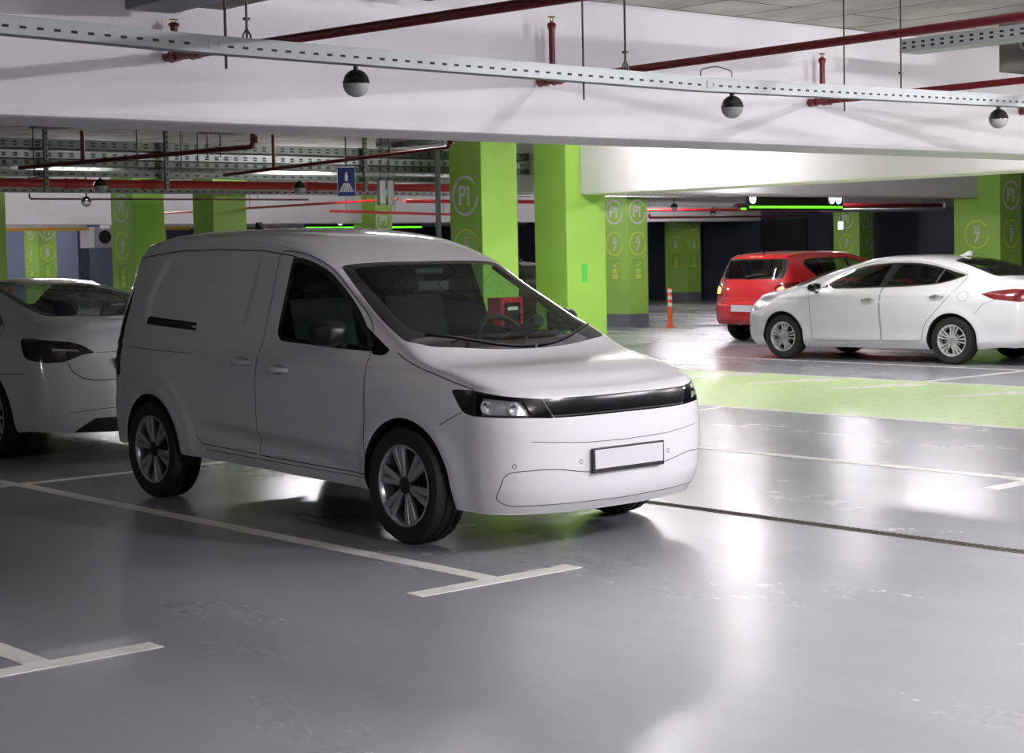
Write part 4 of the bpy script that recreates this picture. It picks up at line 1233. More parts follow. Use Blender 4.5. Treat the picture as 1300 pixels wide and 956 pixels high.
def mirror(parent, x, y, z, m, sgn, L=0.20, H=0.14, capm=None):
    t = 1 if sgn > 0 else -1
    bm = bmesh.new()
    # egg-shaped housing: lofted superellipse sections from the glass plane forward
    prev = None
    for k, (dx, s_) in enumerate(((-0.05, 0.93), (-0.045, 1.0), (0.0, 1.0), (0.05, 0.88), (0.085, 0.62), (0.10, 0.25))):
        ring = []
        for j in range(20):
            a = 2*PI*j/20; c, q = math.cos(a), math.sin(a)
            yy = math.copysign(abs(c)**0.6, c)*L/2*s_; zz = math.copysign(abs(q)**0.6, q)*H/2*s_
            ring.append(bm.verts.new((x+dx-0.02*yy/L, y+t*yy, z+zz)))
        if prev:
            for j in range(20): bm.faces.new((prev[j], prev[(j+1) % 20], ring[(j+1) % 20], ring[j]))
        else: bm.faces.new(ring)
        prev = ring
    bm.faces.new(prev[::-1])
    o = build('mirror', bm, m, parent, True, angle=50)
    bm = bmesh.new(); box(bm, x-0.054, x-0.051, y-L*0.42, y+L*0.42, z-H*0.38, z+H*0.38, 0.001); build('mirror_glass', bm, MT['chrome'], o)
    bm = bmesh.new()
    tube(bm, [(x+0.02, y-t*L*0.3, z-H*0.42), (x+0.04, y-t*L*0.75, z-H*0.62)], 0.022, 8); build('mirror_foot', bm, MT['black_plastic'], o, True)
def handle(B, parent, X, z, m, sg=-1, L=0.20, cup=True):
    h = B.hs(X, z, sg)[0]
    y = abs(h.y)
    bm = bmesh.new()
    pts = [(X-L/2, sg*(y+0.002), z), (X-L*0.36, sg*(y+0.032), z+0.002), (X, sg*(y+0.038), z+0.003), (X+L*0.36, sg*(y+0.030), z+0.001), (X+L/2, sg*(y+0.002), z-0.002)]
    prev = None
    for p, w_ in zip(pts, (0.010, 0.016, 0.018, 0.015, 0.010)):
        p = Vector(p); q = [bm.verts.new(p+Vector((0, sg*dy, dz))) for dy, dz in ((0, w_), (0.008, w_*0.5), (0.008, -w_*0.6), (0, -w_), (-0.012, -w_), (-0.012, w_))]
        if prev:
            for k in range(6): bm.faces.new((prev[k], prev[(k+1) % 6], q[(k+1) % 6], q[k]))
        else: bm.faces.new(q)
        prev = q
    bm.faces.new(prev[::-1])
    o = build('door_handle', bm, m, parent, True, angle=50)
    if cup:
        bm = bmesh.new()
        ring = [bm.verts.new((X+L*0.05+0.075*math.cos(a), sg*(y+0.0035), z+0.002+0.030*math.sin(a))) for a in [2*PI*k/24 for k in range(24)]]
        ring2 = [bm.verts.new((X+L*0.05+0.062*math.cos(a), sg*(y+0.0015), z+0.002+0.022*math.sin(a))) for a in [2*PI*k/24 for k in range(24)]]
        for j in range(24): bm.faces.new((ring[j], ring[(j+1) % 24], ring2[(j+1) % 24], ring2[j]))
        bm.faces.new(ring2); build('handle_cup', bm, MT['unit_grey'], o, True)
def underbody(parent, x0, x1, hw, z0, z1, axles, R):
    bm = bmesh.new()
    a0, a1 = axles
    segs = [(x0, a0-R-0.08, hw), (a0-R-0.08, a0+R+0.08, 0.46), (a0+R+0.08, a1-R-0.08, hw), (a1-R-0.08, a1+R+0.08, 0.46), (a1+R+0.08, x1, hw)]
    for a, b, w_ in segs:
        if b > a: box(bm, a, b, -w_, w_, z0, z1)
    for a in (a0, a1): tube(bm, [(a, -0.72, R), (a, 0.72, R)], 0.04, 8)
    build('underbody', bm, MT['trim_dark'], parent)

# ------------------------------------------------------------------ white van
def van_crease(X, z, t):
    # shoulder line, lower door indent, sliding-door bulge of the rear panel
    a = 0.0
    zl = 0.975-0.02*(X+1.0)
    a += 0.006*math.exp(-((z-zl-0.012)/0.014)**2)-0.004*math.exp(-((z-zl+0.016)/0.016)**2)
    if X < 0.4:
        zk = 0.545-0.055*max(0.0, X+2.1) if X > -2.1 else 0.545
        if -2.25 < X < -0.35:
            fade = min(1, (X+2.25)/0.5)*min(1, (-0.35-X)/0.10)
            a -= 0.022*fade*(1/(1+math.exp((z-zk)/0.010)))*math.exp(-((z-zk)/0.10)**2)*1.6
    # recessed cargo panel with soft pressed edges
    sg_ = lambda d, w=0.008: 1/(1+math.exp(-max(-40, min(40, d/w))))
    lft = -2.90+0.16*max(0, (z-1.30)/0.27)**1.5+0.05*max(0, (1.28-z)/0.1)
    ins = sg_(X-lft)*sg_(-1.63+0.05*(z-1.4)-X)*sg_(1.575-z)*sg_(z-1.185)
    a -= 0.017*ins*(1-0.5*sg_(X+2.30, 0.02))
    # soft bulge above the rear wheel
    a += 0.010*math.exp(-((math.hypot(X+2.74, z-.33)-.50)/.05)**2)
    return a
VAN = dict(
    X0=-3.18, X1=0.50, NX=210, NZ=78, NW=26,
    top=[(-3.18, .645, 1.60, -.10, 1.70, 2.6), (-3.0, .655, 1.645, -.04, 1.745, 2.6), (-2.6, .668, 1.675, 0, 1.775, 2.6), (-2.1, .672, 1.68, 0, 1.775, 2.6), (-1.7, .668, 1.665, 0, 1.755, 2.6),
         (-1.4, .66, 1.64, 0, 1.715, 2.6), (-1.1, .652, 1.575, .0, 1.625, 2.7), (-.9, .655, 1.495, .03, 1.535, 2.8), (-.75, .667, 1.405, .06, 1.445, 2.8), (-.55, .69, 1.285, .10, 1.345, 2.8), (-.35, .72, 1.175, .15, 1.225, 2.8),
         (-.18, .748, 1.095, .19, 1.130, 2.8), (-.05, .765, 1.035, .20, 1.035, 3.0), (.06, .772, .992, .22, .990, 3.0), (.2, .77, .955, .28, .962, 3.0), (.35, .762, .918, .32, .925, 3.0), (.50, .745, .875, .36, .852, 3.0)],
    prof=[(.22, .80), (.30, .835), (.36, .852), (.42, .856), (.5, .862), (.75, .866), (.9, .862), (.98, .852), (1.05, .838), (1.15, .815), (1.3, .768), (1.5, .706), (1.6, .676), (1.68, .655), (1.8, .62)],
    taper=[(-3.18, .035), (-3.0, .02), (-2.6, .004), (-2.2, 0), (-1, 0), (-.6, .006), (0, .018), (.3, .028), (.5, .045)],
    bottom=[(-3.18, .34), (-2.8, .33), (-2.1, .315), (-.3, .265), (.2, .23), (.5, .215)],
    xF=[(.20, .79), (.26, .835), (.34, .862), (.45, .875), (.58, .874), (.70, .862), (.78, .852), (.82, .84), (.852, .80)],
    xR=[(.30, -3.40), (.5, -3.46), (1.0, -3.45), (1.4, -3.36), (1.6, -3.26), (1.70, -3.18)],
    zF=(.852, .20), zR=(1.70, .34), pF=2.7, pR=2.8, blF=.30, blR=.12,
    flare=[(0, .33, .40, .010), (-2.74, .33, .40, .012)], mods=[van_crease])
def make_van():
    B = Body(VAN)
    t = empty('van', (0, 0, 0), 0.0012, 'white panel van parked in the middle of the photo with no writing on it', 'van')
    P = MT['van_paint']
    RA = 0.372
    ZB = 0.05
    sidewin = rounded([(-1.285, 1.585, .02), (-1.13, 1.567, .1), (-.92, 1.50, .08), (-.70, 1.365, .1), (-.50, 1.225, .1), (-.36, 1.10, .03), (-.33, 1.045, .04), (-1.20, 1.085, .05), (-1.25, 1.12, .03)], .03)
    sidein = rounded([(-1.245, 1.55, .02), (-1.13, 1.54, .1), (-.94, 1.478, .08), (-.72, 1.345, .1), (-.55, 1.225, .1), (-.40, 1.105, .02), (-.40, 1.075, .02), (-1.17, 1.110, .04), (-1.215, 1.14, .03)], .03)
    quarter = rounded([(-.46, 1.185, .02), (-.30, 1.105, .05), (-.19, 1.055, .03), (-.23, 1.025, .03), (-.32, 1.03, .01)], .02)
    fu = B.front_u
    lamp_out = rounded([(.352, .866, .03), (.47, .866, .02), (fu(.70, .84), .838, .02), (fu(.53, .82), .818, .01), (fu(.48, .715), .715, .02), (fu(.60, .722), .722, .02), (.535, .735, .06), (.47, .750, .06)], .02)
    lamp_in = rounded([(.535, .850, .02), (fu(.635, .82), .822, .02), (fu(.60, .735), .738, .02), (.575, .745, .03)], .015)
    grille = [(fu(.53, .82), .819), (fu(.25, .8), .817), (fu(0, .8)+.3, .817), (fu(0, .8)+.3, .716), (fu(.3, .7), .714), (fu(.48, .715), .716)]
    door = rounded([(-1.42, 1.625, .05), (-1.16, 1.605, .12), (-.90, 1.515, .1), (-.66, 1.36, .1), (-.42, 1.20, .1), (-.335, 1.08, .05), (-.345, .60, .1), (-.345, .355, .03), (-1.44, .385, .02), (-1.44, .95, .1), (-1.38, 1.10, .1)], .05)
    rail = rounded([(-2.86, 1.205), (-2.20, 1.175), (-2.19, 1.125), (-2.86, 1.155)], .008)
    tail = rounded([(B.rear_u(.80, 1.2), 1.45, .03), (-3.17, 1.40, .03), (-3.19, .80, .03), (B.rear_u(.76, .8), .80, .03)], .02)
    AF, AR = arch(0, .325, RA, ZB), arch(-2.74, .325, RA, ZB)
    B.regions(
        side=[('arch', AF), ('arch', AR), ('win_in*', sidein), ('win*', sidewin), ('quarter*', quarter), ('rail*', rail), ('tail*', tail), ('lens*', lamp_in), ('lamp*', lamp_out), ('grille', grille), ('door*', door)],
        top=[('ws_in', rounded([(-.845, -.545, .05), (-.845, 0, 0), (-.845, .545, .05), (-.50, .61, .15), (-.16, .66, .05), (-.03, .56, .1), (.06, .30, .3), (.075, 0, .3), (.06, -.30, .3), (-.03, -.56, .1), (-.16, -.66, .05), (-.50, -.61, .15)], .05)),
             ('ws', rounded([(-.895, -.60, .04), (-.885, 0, 0), (-.895, .60, .04), (-.50, .685, .2), (-.10, .738, .05), (.03, .66, .1), (.125, .35, .3), (.15, 0, .3), (.125, -.35, .3), (.03, -.66, .1), (-.10, -.738, .05), (-.50, -.685, .2)], .05))])
    B.out('body', 'body', P, t)
    for s_ in 'RL':
        d = B.out('door|'+s_, 'front_door', P, t)
        for k, nm, m in (('win|', 'window_frame', MT['black_gloss']), ('win_in|', 'side_window', MT['window'])):
            B.out(k+s_, nm, m, d)
        B.out('quarter|'+s_, 'quarter_window', MT['window_dark'], t)
        B.out('tail|'+s_, 'tail_lamp', MT['smoked'], t)
        hl = B.out('lamp|'+s_, 'headlamp', MT['black_gloss'], t)
        B.out('lens|'+s_, 'lamp_lens', MT['lens'], hl, 0.001)
        # lamp bowls behind the lens
        sg = -1 if s_ == 'R' else 1
        bm = bmesh.new()
        fs = B.groups.get('lens|'+s_, [])
        vm = {}
        for f in fs:
            q = []
            for v in f.verts:
                k = (round(v.co.x, 5), round(v.co.y, 5), round(v.co.z, 5))
                if k not in vm: vm[k] = bm.verts.new(v.co-B.nrm[v]*0.045)
                if vm[k] not in q: q.append(vm[k])
            if len(q) > 2:
                try: bm.faces.new(q)
                except ValueError: pass
        build('lamp_reflector', bm, MT['reflector'], hl, True)
        bm = bmesh.new()
        for yy, zz in ((.78, .80), (.69, .785)):
            h = B.hit((3, sg*yy, zz), (-1, 0, 0))
            if h[0] is not None:
                c = h[0]-h[1]*0.03 if h[1].x > 0 else h[0]+h[1]*0.03
                lathe(bm, [(0.034, 0.012), (0.030, 0.016), (0.026, 0.006), (0.012, -0.006), (0.0001, -0.008)], 20, axis='X', center=(c.x, c.y, c.z-0.008))
        build('lamp_bowl', bm, MT['alloy'], hl, True, angle=40)
        bm = bmesh.new()
        for yy, zz in ((.78, .80), (.69, .785)):
            h = B.hit((3, sg*yy, zz), (-1, 0, 0))
            if h[0] is not None:
                c = h[0]-h[1]*0.02 if h[1].x > 0 else h[0]+h[1]*0.02
                box(bm, c.x-0.004, c.x+0.004, c.y-0.020, c.y-0.004, c.z-0.004, c.z+0.010, 0.002); box(bm, c.x-0.004, c.x+0.004, c.y+0.006, c.y+0.022, c.z-0.004, c.z+0.010, 0.002)
        build('bulb_shield', bm, MT['black_plastic'], hl)
        r = B.out('rail|'+s_, 'slide_rail', MT['black_plastic'], t, -0.006)
        handle(B, d, -1.20, .915, P, sg, 0.22)
        handle(B, t, -1.60, .945, P, sg, 0.21)
        mirror(t, -.60, sg*(.90), 1.150, MT['mirror_black'], sg, .20, .155)
    B.out('grille', 'grille', MT['grille_black'], t)
    bm = bmesh.new()
    B.ribbon(bm, [(-.50, .726), (.50, .726)], 'front', 0.006, 0.003, flip=1)
    build('grille_bar', bm, MT['black_plastic'], t)
    B.out('ws', 'windscreen_border', MT['black_gloss'], t)
    B.out('ws_in', 'windscreen', MT['windscreen'], t)
    B.arch_liner(0, .325, RA, ZB, t, .46, P); B.arch_liner(-2.74, .325, RA, ZB, t, .46, P)
    # panel gaps
    bm = bmesh.new()
    for sg in (-1, 1):
        B.ribbon(bm, door+[door[0]], 'side', .006, flip=sg)
        B.ribbon(bm, [(-3.12, 1.60), (-2.6, 1.635), (-2.1, 1.64), (-1.6, 1.625), (-1.25, 1.585)], 'side', .007, flip=sg)
        B.ribbon(bm, [(-1.47, .388), (-2.10, .41), (-2.16, .46)], 'side', .005, flip=sg)
        B.ribbon(bm, [(-2.22, .98), (-2.6, .985), (-3.1, 1.0)], 'side', .004, flip=sg)
        B.ribbon(bm, [(.47, .752), (.38, .71), (.31, .675)], 'side', .005, flip=sg)
        B.ribbon(bm, [(-2.05, .375), (-.35, .335)], 'side', .004, flip=sg)
        B.ribbon(bm, smooth_line([(-.13, 1.045), (-.06, 1.012), (.06, .975), (.2, .940), (.35, .902), (.50, .866)], .08), 'side', .006, flip=sg)
        # bumper panel line
    B.ribbon(bm, rounded([(-.74, .445, .05), (-.50, .455, .1), (-.30, .415, .1), (0, .405, 0), (.30, .415, .1), (.50, .455, .1), (.74, .445, .05), (.76, .30, .05), (.70, .262, .05), (0, .250, 0), (-.70, .262, .05), (-.76, .30, .05), (-.74, .445, .05)][:-1])+[(-.745, .40)], 'front', .004, sub=.02)
    B.ribbon(bm, [(-.62, .60), (-.3, .575), (0, .57), (.3, .575), (.62, .60)], 'front', .003)
    build_lr('panel_gap', bm, MT['seam'], t)
    # raised rear panel outline on the cargo side
    bm = bmesh.new()
    for sg in (-1, 1):
        def edge(pl_, w_=0.012):
            B.ribbon(bm, pl_, 'side', w_, 0.004, flip=sg)
        if 0: edge(smooth_line([(-2.72, 1.565), (-2.80, 1.54), (-2.93, 1.30), (-2.90, 1.24), (-2.78, 1.205)], .1), 0.010)
        if 0: edge(smooth_line([(-1.72, 1.585), (-1.60, 1.575), (-1.64, 1.17), (-1.70, 1.14)], .03), 0.005)
        edge([(-2.24, 1.15), (-2.05, 1.142)], .010)
    build_lr('pressed_edge', bm, P, t, True)
    # plate, sensors, washer, wipers, antenna
    h = B.hit((3, 0, .475), (-1, 0, 0))[0]
    pl_ = empty('number_plate', (h.x+0.012, 0, .475)); pl_.parent = t
    bm = bmesh.new(); box(bm, -.01, .004, -.27, .27, -.068, .066, .004); build('plate_holder', bm, MT['black_plastic'], pl_)
    bm = bmesh.new(); box(bm, .004, .008, -.257, .257, -.045, .056, .002); build('plate_face', bm, MT['plate'], pl_)
    bm = bmesh.new()
    for yy, zz in ((-.70, .475), (-.33, .475), (.33, .475), (.70, .475)):
        q, n_ = B.hit((3, yy, zz), (-1, 0, 0))
        if q is None: continue
        if n_.x < 0: n_ = -n_
        rot = n_.to_track_quat('Z', 'Y').to_matrix().to_4x4()
        mm = Matrix.Translation(q) @ rot
        for r0, r1, z0 in ((.0125, .0115, .0015),):
            a = [bm.verts.new(mm @ Vector((r0*math.cos(k*PI/8), r0*math.sin(k*PI/8), z0))) for k in range(16)]
            b = [bm.verts.new(mm @ Vector((r0*.8*math.cos(k*PI/8), r0*.8*math.sin(k*PI/8), z0+.001))) for k in range(16)]
            for k in range(16): bm.faces.new((a[k], a[(k+1) % 16], b[(k+1) % 16], b[k]))
    o = build('parking_sensor', bm, MT['seam'], t)
    bm = bmesh.new(); prism(bm, [(-.10, 0), (.06, 0), (.0, .012), (-.07, .055), (-.09, .05)], -.018, .018)
    bmesh.ops.translate(bm, vec=(-2.62, 0, 1.772), verts=bm.verts[:]); build('roof_antenna', bm, MT['black_gloss'], t, True, angle=30)
    bm = bmesh.new()
    for y0, y1 in ((-.62, .02), (.05, .64)):
        P0 = []
        for k in range(9):
            yy = y0+(y1-y0)*k/8; q, n_ = B.hit((.125-.20*(abs(yy)/.62)**2, yy, 4), (0, 0, -1))
            P0.append(q+Vector((0.0, 0, .008)))
        tube(bm, P0, .006, 6)
    build_lr('wiper', bm, MT['mirror_black'], t, True)
    bm = bmesh.new(); box(bm, -.86, -.82, -.10, .12, 1.46, 1.50, .01); box(bm, -.80, -.77, -.12, .12, 1.36, 1.42, .01); build('rear_view_mirror', bm, MT['black_plastic'], t)
    # cabin
    underbody(t, -3.2, .52, .66, .27, .37, (-2.74, 0), .33)
    bm = bmesh.new(); prism(bm, [(.05, .5), (.10, .98), (-.15, 1.01), (-.42, .99), (-.50, .88), (-.40, .5)], -.74, .74); build('dashboard', bm, MT['trim_dark'], t)
    bm = bmesh.new(); bm.free(); bm = bmesh.new(); vs_ = [(-.74, .37), (.74, .37), (.76, 1.0), (.66, 1.35), (.57, 1.60), (-.57, 1.60), (-.66, 1.35), (-.76, 1.0)]; A_ = [bm.verts.new((-1.72, a_, b_)) for a_, b_ in vs_]; B_ = [bm.verts.new((-1.69, a_, b_)) for a_, b_ in vs_]; bm.faces.new(A_); bm.faces.new(B_[::-1]); [bm.faces.new((A_[i_], B_[i_], B_[(i_+1) % 8], A_[(i_+1) % 8])) for i_ in range(8)]; build('bulkhead', bm, MT['trim_dark'], t)
    for yy in (-.37, .37): seat(t, -1.10, yy, .62)
    steering(t, -.55, .37, 1.03, -28)
    bm = bmesh.new()
    for sg in (-1, 1): tube(bm, [(-.90, sg*.60, 1.50), (-.50, sg*.66, 1.27), (-.12, sg*.71, 1.06)], .025, 8)
    build_lr('pillar_trim', bm, MT['trim_dark'], t, True)
    for x, y in ((0, -.76), (0, .76), (-2.74, -.76), (-2.74, .76)): wheel(t, x, y, .325, .205, .222, 'van')
    return t
van = make_van()

# ------------------------------------------------------------------ white sedan (also the dark car far back)
def sedan_crease(X, z, t):
    a = 0.0
    if -3.3 < X < 0.4:
        zl = 0.90+0.02*(-X-1)
        a += 0.010*math.exp(-((z-zl)/0.02)**2)-0.006*math.exp(-((z-zl+0.05)/0.03)**2)
        a += 0.010*math.exp(-((z-0.30)/0.03)**2)*(1 if -2.2 < X < -0.5 else 0.3)
    return a
SEDAN = dict(
    X0=-3.36, X1=0.36, NX=110, NZ=34, NW=20,
    top=[(-3.36, .66, 1.055, -.44, 1.095, 2.8), (-3.2, .655, 1.085, -.40, 1.12, 2.8), (-3.0, .64, 1.135, -.30, 1.185, 2.7), (-2.8, .61, 1.20, -.22, 1.275, 2.7), (-2.6, .58, 1.265, -.12, 1.36, 2.7), (-2.35, .56, 1.325, -.03, 1.415, 2.7), (-2.0, .552, 1.37, 0, 1.44, 2.7), (-1.6, .555, 1.375, 0, 1.44, 2.7), (-1.35, .56, 1.35, .02, 1.415, 2.7),
         (-1.1, .575, 1.295, .08, 1.36, 2.7), (-.85, .60, 1.215, .16, 1.29, 2.7), (-.6, .64, 1.12, .25, 1.20, 2.7), (-.38, .69, 1.02, .34, 1.09, 2.8), (-.2, .73, .965, .38, 1.00, 2.9), (0, .745, .925, .42, .955, 3), (.2, .74, .875, .44, .90, 3), (.36, .71, .81, .46, .80, 3)],
    prof=[(.18, .80), (.25, .86), (.32, .885), (.42, .878), (.6, .892), (.8, .89), (.90, .872), (.96, .835), (1.0, .80), (1.05, .765), (1.15, .715), (1.3, .625), (1.38, .575), (1.5, .53)],
    taper=[(-3.36, .075), (-3.0, .03), (-2.6, .0), (-1, 0), (-.3, .0), (0, .006), (.2, .025), (.36, .055)],
    bottom=[(-3.36, .235), (-3.1, .21), (-2.3, .19), (-.4, .185), (.36, .19)],
    xF=[(.17, .76), (.24, .84), (.35, .885), (.55, .89), (.68, .87), (.76, .84), (.80, .82)],
    xR=[(.22, -3.74), (.35, -3.84), (.6, -3.86), (.85, -3.82), (1.0, -3.80), (1.095, -3.80)],
    zF=(.80, .17), zR=(1.095, .23), pF=2.4, pR=2.5, blF=.22, blR=.12,
    flare=[(0, .315, .39, .012), (-2.70, .315, .39, .014)], mods=[sedan_crease])
def make_sedan(pm, label, loc, rz, glassm, dark=False):
    B = Body(SEDAN)
    t = empty('sedan', loc, rz, label, 'car')
    R = .315; RA = .362; ZB = 0.05
    fu, ru = B.front_u, B.rear_u
    glassout = rounded([(-.43, .985, .02), (-.70, 1.125, .1), (-.95, 1.235, .1), (-1.29, 1.315, .15), (-1.75, 1.345, .2), (-2.15, 1.325, .2), (-2.45, 1.26, .1), (-2.80, 1.165, .03), (-2.66, 1.105, .06), (-2.43, 1.05, .1), (-1.98, 1.02, .1), (-1.0, .985, .1)], .03)
    frontwin = rounded([(-.58, 1.0, .01), (-.95, 1.205, .1), (-1.29, 1.288, .1), (-1.66, 1.318, .03), (-1.54, 1.022, .03), (-.78, .998, .1)], .02)
    rearwin = rounded([(-1.80, 1.318, .03), (-2.13, 1.300, .1), (-2.44, 1.235, .02), (-2.38, 1.068, .03), (-1.98, 1.045, .1), (-1.65, 1.035, .03)], .02)
    quart = rounded([(-2.48, 1.225, .02), (-2.68, 1.155, .03), (-2.62, 1.12, .04), (-2.43, 1.078, .02)], .015)
    taill = rounded([(-3.10, .925, .02), (-3.26, .965, .05), (ru(.70, .99), .99, .02), (ru(.42, .97), .965, .02), (ru(.46, .86), .86, .02), (ru(.74, .82), .82, .03), (-3.27, .855, .04)], .02)
    headl = rounded([(.22, .80, .02), (.36, .775, .02), (fu(.60, .70), .715, .02), (fu(.50, .66), .655, .02), (fu(.66, .62), .635, .03), (.42, .69, .03)], .02)
    fdoor = rounded([(-.40, 1.0, .03), (-.72, 1.155, .1), (-1.0, 1.275, .1), (-1.30, 1.345, .1), (-1.745, 1.36, .02), (-1.61, 1.0, .05), (-1.60, .75, .1), (-1.63, .29, .03), (-.52, .275, .03), (-.49, .54, .1), (-.47, .84, .1)], .03)
    rdoor = rounded([(-1.76, 1.36, .02), (-2.15, 1.345, .1), (-2.47, 1.275, .1), (-2.83, 1.17, .04), (-2.74, .98, .1), (-2.50, .72, .2), (-2.30, .52, .1), (-2.26, .30, .04), (-1.65, .29, .03), (-1.615, .75, .1), (-1.625, 1.0, .05)], .03)
    AF, AR = arch(0, R, RA, ZB), arch(-2.70, R, RA, ZB)
    B.regions(
        side=[('arch', AF), ('arch', AR), ('fw*', frontwin), ('rw*', rearwin), ('qw*', quart), ('go*', glassout), ('tl*', taill), ('hl*', headl), ('fd*', fdoor), ('rd*', rdoor),
              ('grille', [(fu(.48, .6), .64), (fu(0, .6)+.3, .66), (fu(0, .3)+.3, .36), (fu(.36, .38), .36)])],
        top=[('wsi', rounded([(-1.30, -.48, .05), (-1.28, 0, 0), (-1.30, .48, .05), (-.75, .56, .1), (-.17, .65, .05), (.05, .3, .3), (.08, 0, .3), (.05, -.3, .3), (-.17, -.65, .05), (-.75, -.56, .1)], .05)),
             ('ws', rounded([(-1.35, -.51, .05), (-1.33, 0, 0), (-1.35, .51, .05), (-.75, .60, .1), (-.12, .69, .05), (.10, .33, .3), (.13, 0, .3), (.10, -.33, .3), (-.12, -.69, .05), (-.75, -.60, .1)], .05)),
             ('rwi', rounded([(-2.62, -.47, .05), (-2.56, 0, 0), (-2.62, .47, .05), (-3.22, .56, .08), (-3.38, .3, .2), (-3.40, 0, .3), (-3.38, -.3, .2), (-3.22, -.56, .08)], .05)),
             ('rwo', rounded([(-2.55, -.50, .05), (-2.50, 0, 0), (-2.55, .50, .05), (-3.24, .60, .08), (-3.44, .3, .2), (-3.46, 0, .3), (-3.44, -.3, .2), (-3.24, -.60, .08)], .05))])
    B.out('body', 'body', pm, t)
    for s_ in 'RL':
        sg = -1 if s_ == 'R' else 1
        d = B.out('fd|'+s_, 'front_door', pm, t); d2 = B.out('rd|'+s_, 'rear_door', pm, t)
        B.out('fw|'+s_, 'side_window', glassm, d); B.out('rw|'+s_, 'side_window', glassm, d2)
        B.out('qw|'+s_, 'quarter_window', MT['window_dark'], t)
        B.out('go|'+s_, 'window_surround', MT['black_gloss'], t)
        B.out('tl|'+s_, 'tail_lamp', MT['lamp_red'], t)
        B.out('hl|'+s_, 'headlamp', MT['reflector'], t)
        for X, z, par in ((-1.43, .835, d), (-2.48, .885, d2)): handle(B, par, X, z, MT['chrome'], sg, .22)
        mirror(t, -.60, sg*.95, 1.01, pm if dark else MT['black_gloss'], sg, .19, .125)
        bm = bmesh.new(); B.ribbon(bm, [(-2.465, 1.245), (-2.405, 1.055)], 'side', .012, .003, flip=sg)
        B.ribbon(bm, glassout[:], 'side', .010, .002, flip=sg) if not dark else None
        build('chrome_trim', bm, MT['chrome'], t)
    B.out('grille', 'grille', MT['black_gloss'], t); B.out('ws', 'windscreen_border', MT['black_gloss'], t); B.out('wsi', 'windscreen', MT['window'], t)
    B.out('rwo', 'rear_window_border', MT['black_gloss'], t); B.out('rwi', 'rear_window', MT['window'], t)
    B.arch_liner(0, R, RA, ZB, t, .46, pm); B.arch_liner(-2.70, R, RA, ZB, t, .46, pm)
    bm = bmesh.new()
    for sg in (-1, 1):
        B.ribbon(bm, fdoor+[fdoor[0]], 'side', .007, flip=sg); B.ribbon(bm, rdoor+[rdoor[0]], 'side', .007, flip=sg)
        B.ribbon(bm, [(-3.30, .85), (-3.15, .80), (-3.02, .66)], 'side', .005, flip=sg)
        B.ribbon(bm, [(-2.86+.075*math.cos(a), .895+.062*math.sin(a)) for a in [2*PI*k/20 for k in range(21)]], 'side', .004, sub=.05, flip=sg) if sg < 0 or True else None
        B.ribbon(bm, [(-.30, sg*.70), (0, sg*.72), (.25, sg*.69), (.42, sg*.60)], 'top', .006)
    build_lr('panel_gap', bm, MT['seam'], t)
    bm = bmesh.new(); prism(bm, [(-.10, 0), (.08, 0), (.02, .02), (-.06, .06), (-.09, .06)], -.016, .016)
    bmesh.ops.translate(bm, vec=(-2.40, 0, 1.418), verts=bm.verts[:]); build('roof_antenna', bm, pm, t, True, angle=30)
    underbody(t, -3.25, .42, .70, .21, .30, (-2.70, 0), R)
    bm = bmesh.new(); prism(bm, [(.1, .45), (.08, .86), (-.2, .90), (-.48, .90), (-.55, .8), (-.45, .45)], -.70, .70); build('dashboard', bm, MT['trim_dark'], t)
    bm = bmesh.new(); box(bm, -3.5, -2.75, -.62, .62, .88, .94); build('parcel_shelf', bm, MT['trim_dark'], t)
    for yy in (-.36, .36): seat(t, -1.15, yy, .38)
    seat(t, -2.15, 0, .42, True, .56, .60)
    steering(t, -.66, .36, .84, -28)
    for x, y in ((0, -.775), (0, .775), (-2.70, -.775), (-2.70, .775)): wheel(t, x, y, R, .205, .205, 'sedan')
    return t
sedan = make_sedan(MT['white_paint'], 'white sedan seen from its left side in front of the green pillar at the right', (-8.5947, 13.2985, 0), PI+0.0692, MT['window'])
def copy_tree(o, parent=None, swap=None):
    c = o.copy(); COL.objects.link(c); c.parent = parent
    if c.type == 'MESH' and swap:
        for i, sl in enumerate(c.material_slots):
            if sl.material in swap: sl.link = 'OBJECT'; sl.material = swap[sl.material] if sl.material else None
    for ch in list(o.children): copy_tree(ch, c, swap)
    return c
def swap_copy(src, a, b):
    def rec(o, parent):
        c = o.copy(); COL.objects.link(c); c.parent = parent
        if c.type == 'MESH':
            for i, sl in enumerate(c.material_slots):
                if sl.material == a: sl.link = 'OBJECT'; c.material_slots[i].material = b
        for ch in list(o.children): rec(ch, c)
        return c
    return rec(src, None)
dk = swap_copy(sedan, MT['white_paint'], MT['dark_paint'])
dk.location = (-15.2, 11.45, 0); dk.rotation_euler = (0, 0, PI-0.1)
tag(dk, 'dark grey car glimpsed in the gap between the twin green pillars', 'car')

